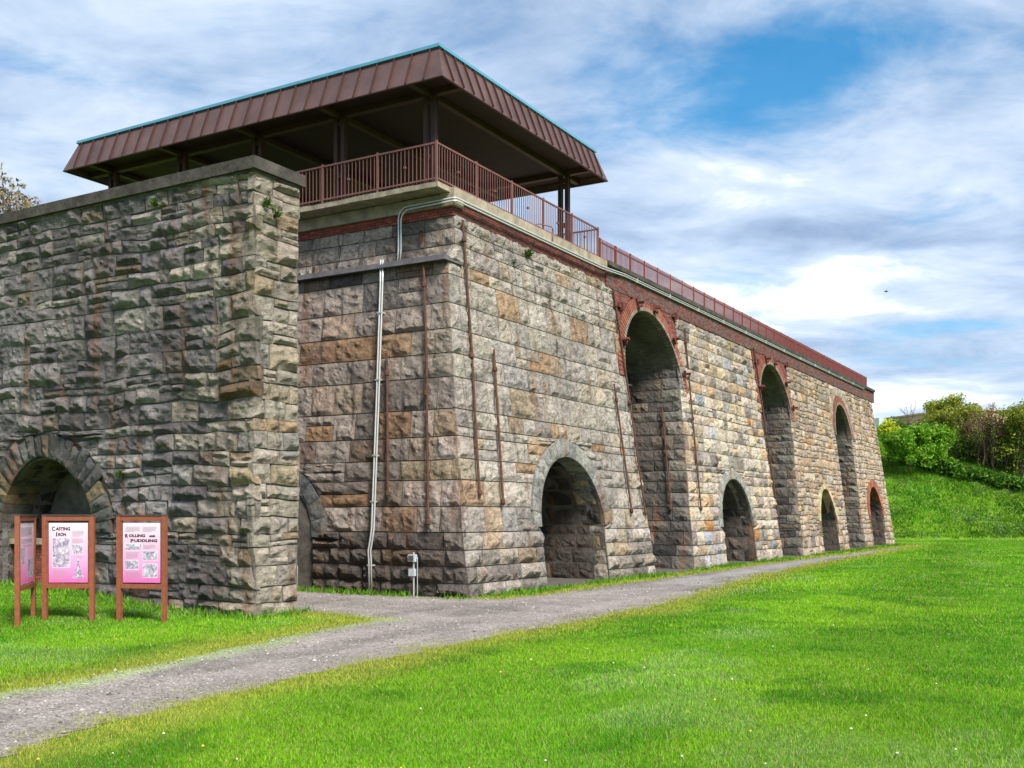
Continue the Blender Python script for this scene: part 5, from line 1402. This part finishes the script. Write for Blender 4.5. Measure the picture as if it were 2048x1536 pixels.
b = hillpt(1990, 112); tree('bare_tree', b, hz(1990, 802, 112)-b[2], 2.4, OLV, 'bare twiggy treetop rising behind the red thicket', 'tree', 78, 0, .1, 'bark_red', 2, 5, .5, leafy=False, spread=.45)
# vine-grown hedge on the slope
def hedge():
    r = np.random.default_rng(9); t = empty('hedge', tuple(hillpt(1960, 96)), 'dark vine-covered hedge running down the slope to the right', 'hedge')
    cen = []; mb = MB()
    for k in range(46):
        s = k/45; px = 1872 + s*230; dep = 97.5 - 3.6*s; b = hillpt(px, dep); top = hz(px, 915 + s*75, dep); hh = max(.8, min(2.2, top-b[2]))
        for q in range(3): cen.append((b[0]+r.normal(0, .35), b[1]+r.normal(0, .35), b[2]+hh*(.25+.3*q), .55*r.uniform(.8, 1.25)))
        if k % 6 == 0: mb.tube([b-[0,0,.2], b+[0,0,hh]], .06, 6)
    V, C = leaf_cloud(cen, 9500, .15, [(.06, .16, .015), (.08, .20, .02), (.15, .30, .03), (.05, .11, .015)], r, .3)
    o0 = np.array(t.location); o = tri_mesh('foliage', V-o0, M['leaf'], None, C); o.parent = t
    mb.build('stems', M['bark'], t)
    # dark undergrowth at the hedge foot and under the shrubs
    cen = []
    for k in range(70):
        s = r.random(); px = 1790 + s*300; dep = 100.5 - 2.6*s + r.normal(0, .8); b = hillpt(px, dep+1.5); cen.append((b[0], b[1], b[2]+.35, r.uniform(.4, .8)))
    for k in range(90):
        s = r.random(); px = 1775 + s*310; dep = 101.5 - 3.0*s + r.normal(0, 1.2); b = hillpt(px, dep+2); cen.append((b[0], b[1], b[2]+r.uniform(.5, 1.6), r.uniform(.5, .9)))
    V, C = leaf_cloud(cen, 20000, .13, [(.08, .17, .02), (.13, .14, .05), (.06, .12, .015), (.15, .26, .03)], r, .3)
    o = tri_mesh('undergrowth', V, M['leaf'], None, C); tag(o, 'low leafy undergrowth between the hillside shrubs', 'undergrowth', kind='stuff')
hedge()
# tree top showing over the wing wall, left
b = at_depth(-22, 1030, 46); b[2] = 0
tree('blossoming_tree', b, hz(-22, 322, 46), 3.3, [(.40, .30, .19), (.20, .20, .05), (.42, .34, .26), (.24, .15, .10), (.14, .15, .05)], 'sparse tree with pale reddish young leaves above the wing wall', 'tree', 101, 12000, .09, 'bark_red', 2, 5, .6, flat=.1)

# ------------------------------------------------------------------ far building
def far_building():
    t = empty('far_building', tuple(at_depth(1830, 1030, 165)*np.array([1,1,0])+np.array([0,0,9.])), 'low tan building with flat roof seen through the hillside shrubs', 'building')
    def blk(px0, px1, dep0, dep1, ztop, zbot, th, name, mat):
        a, b = at_depth(px0, 1030, dep0), at_depth(px1, 1030, dep1); a[2] = b[2] = 0; e = (b-a); L = np.linalg.norm(e); e = e/L; n = np.array([-e[1], e[0], 0])
        if n @ FW < 0: n = -n
        return MB().obox((a+b)/2 + n*th/2 + np.array([0,0,(ztop+zbot)/2]), e*L/2, n*th/2, np.array([0,0,(ztop-zbot)/2])).build(name, mat, t), a, e, n, L
    zt = hz(1850, 826, 165)
    w, a, e, n, L = blk(1742, 1915, 180, 160, zt, 4, 14, 'wall', M['tan_wall'])
    blk(1741, 1916, 179.6, 159.6, zt+.25, zt+.002, 15, 'roof', M['tan_wall'])
    for k in range(6):
        c = a + e*(L*(k+.5)/6) - n*.03; MB().obox(c + np.array([0,0,zt-2.6]), e*.9, n*.06, np.array([0,0,.75])).build('window', M['dark_glass'], t)
    blk(1730, 1758, 168, 166, hz(1755, 838, 168), 6, 5, 'tower_block', M['box_grey'])
far_building()
# a bird in the bright cloud
bd = empty('bird', tuple(at_depth(1772, 583, 90)), 'tiny dark bird against the bright cloud', 'bird')
p = at_depth(1772, 583, 90); mb = MB()
mb.tube([p-RT*.16, p-RT*.08, p+RT*.06, p+RT*.13, p+RT*.2], [.015, .055, .06, .035, .01], 8)
mb.add([p+RT*.05, p-RT*.06, p+FW*.35+np.array([0,0,.12])-RT*.05, p+RT*.05-np.array([0,0,.012]), p-RT*.06-np.array([0,0,.012])], [(0,1,2),(4,3,2),(0,3,4,1)])
mb.add([p+RT*.05, p-RT*.06, p-FW*.35+np.array([0,0,.12])-RT*.05, p+RT*.05-np.array([0,0,.012]), p-RT*.06-np.array([0,0,.012])], [(2,1,0),(2,3,4),(1,4,3,0)])
mb.build('body', M['ledge'], bd)
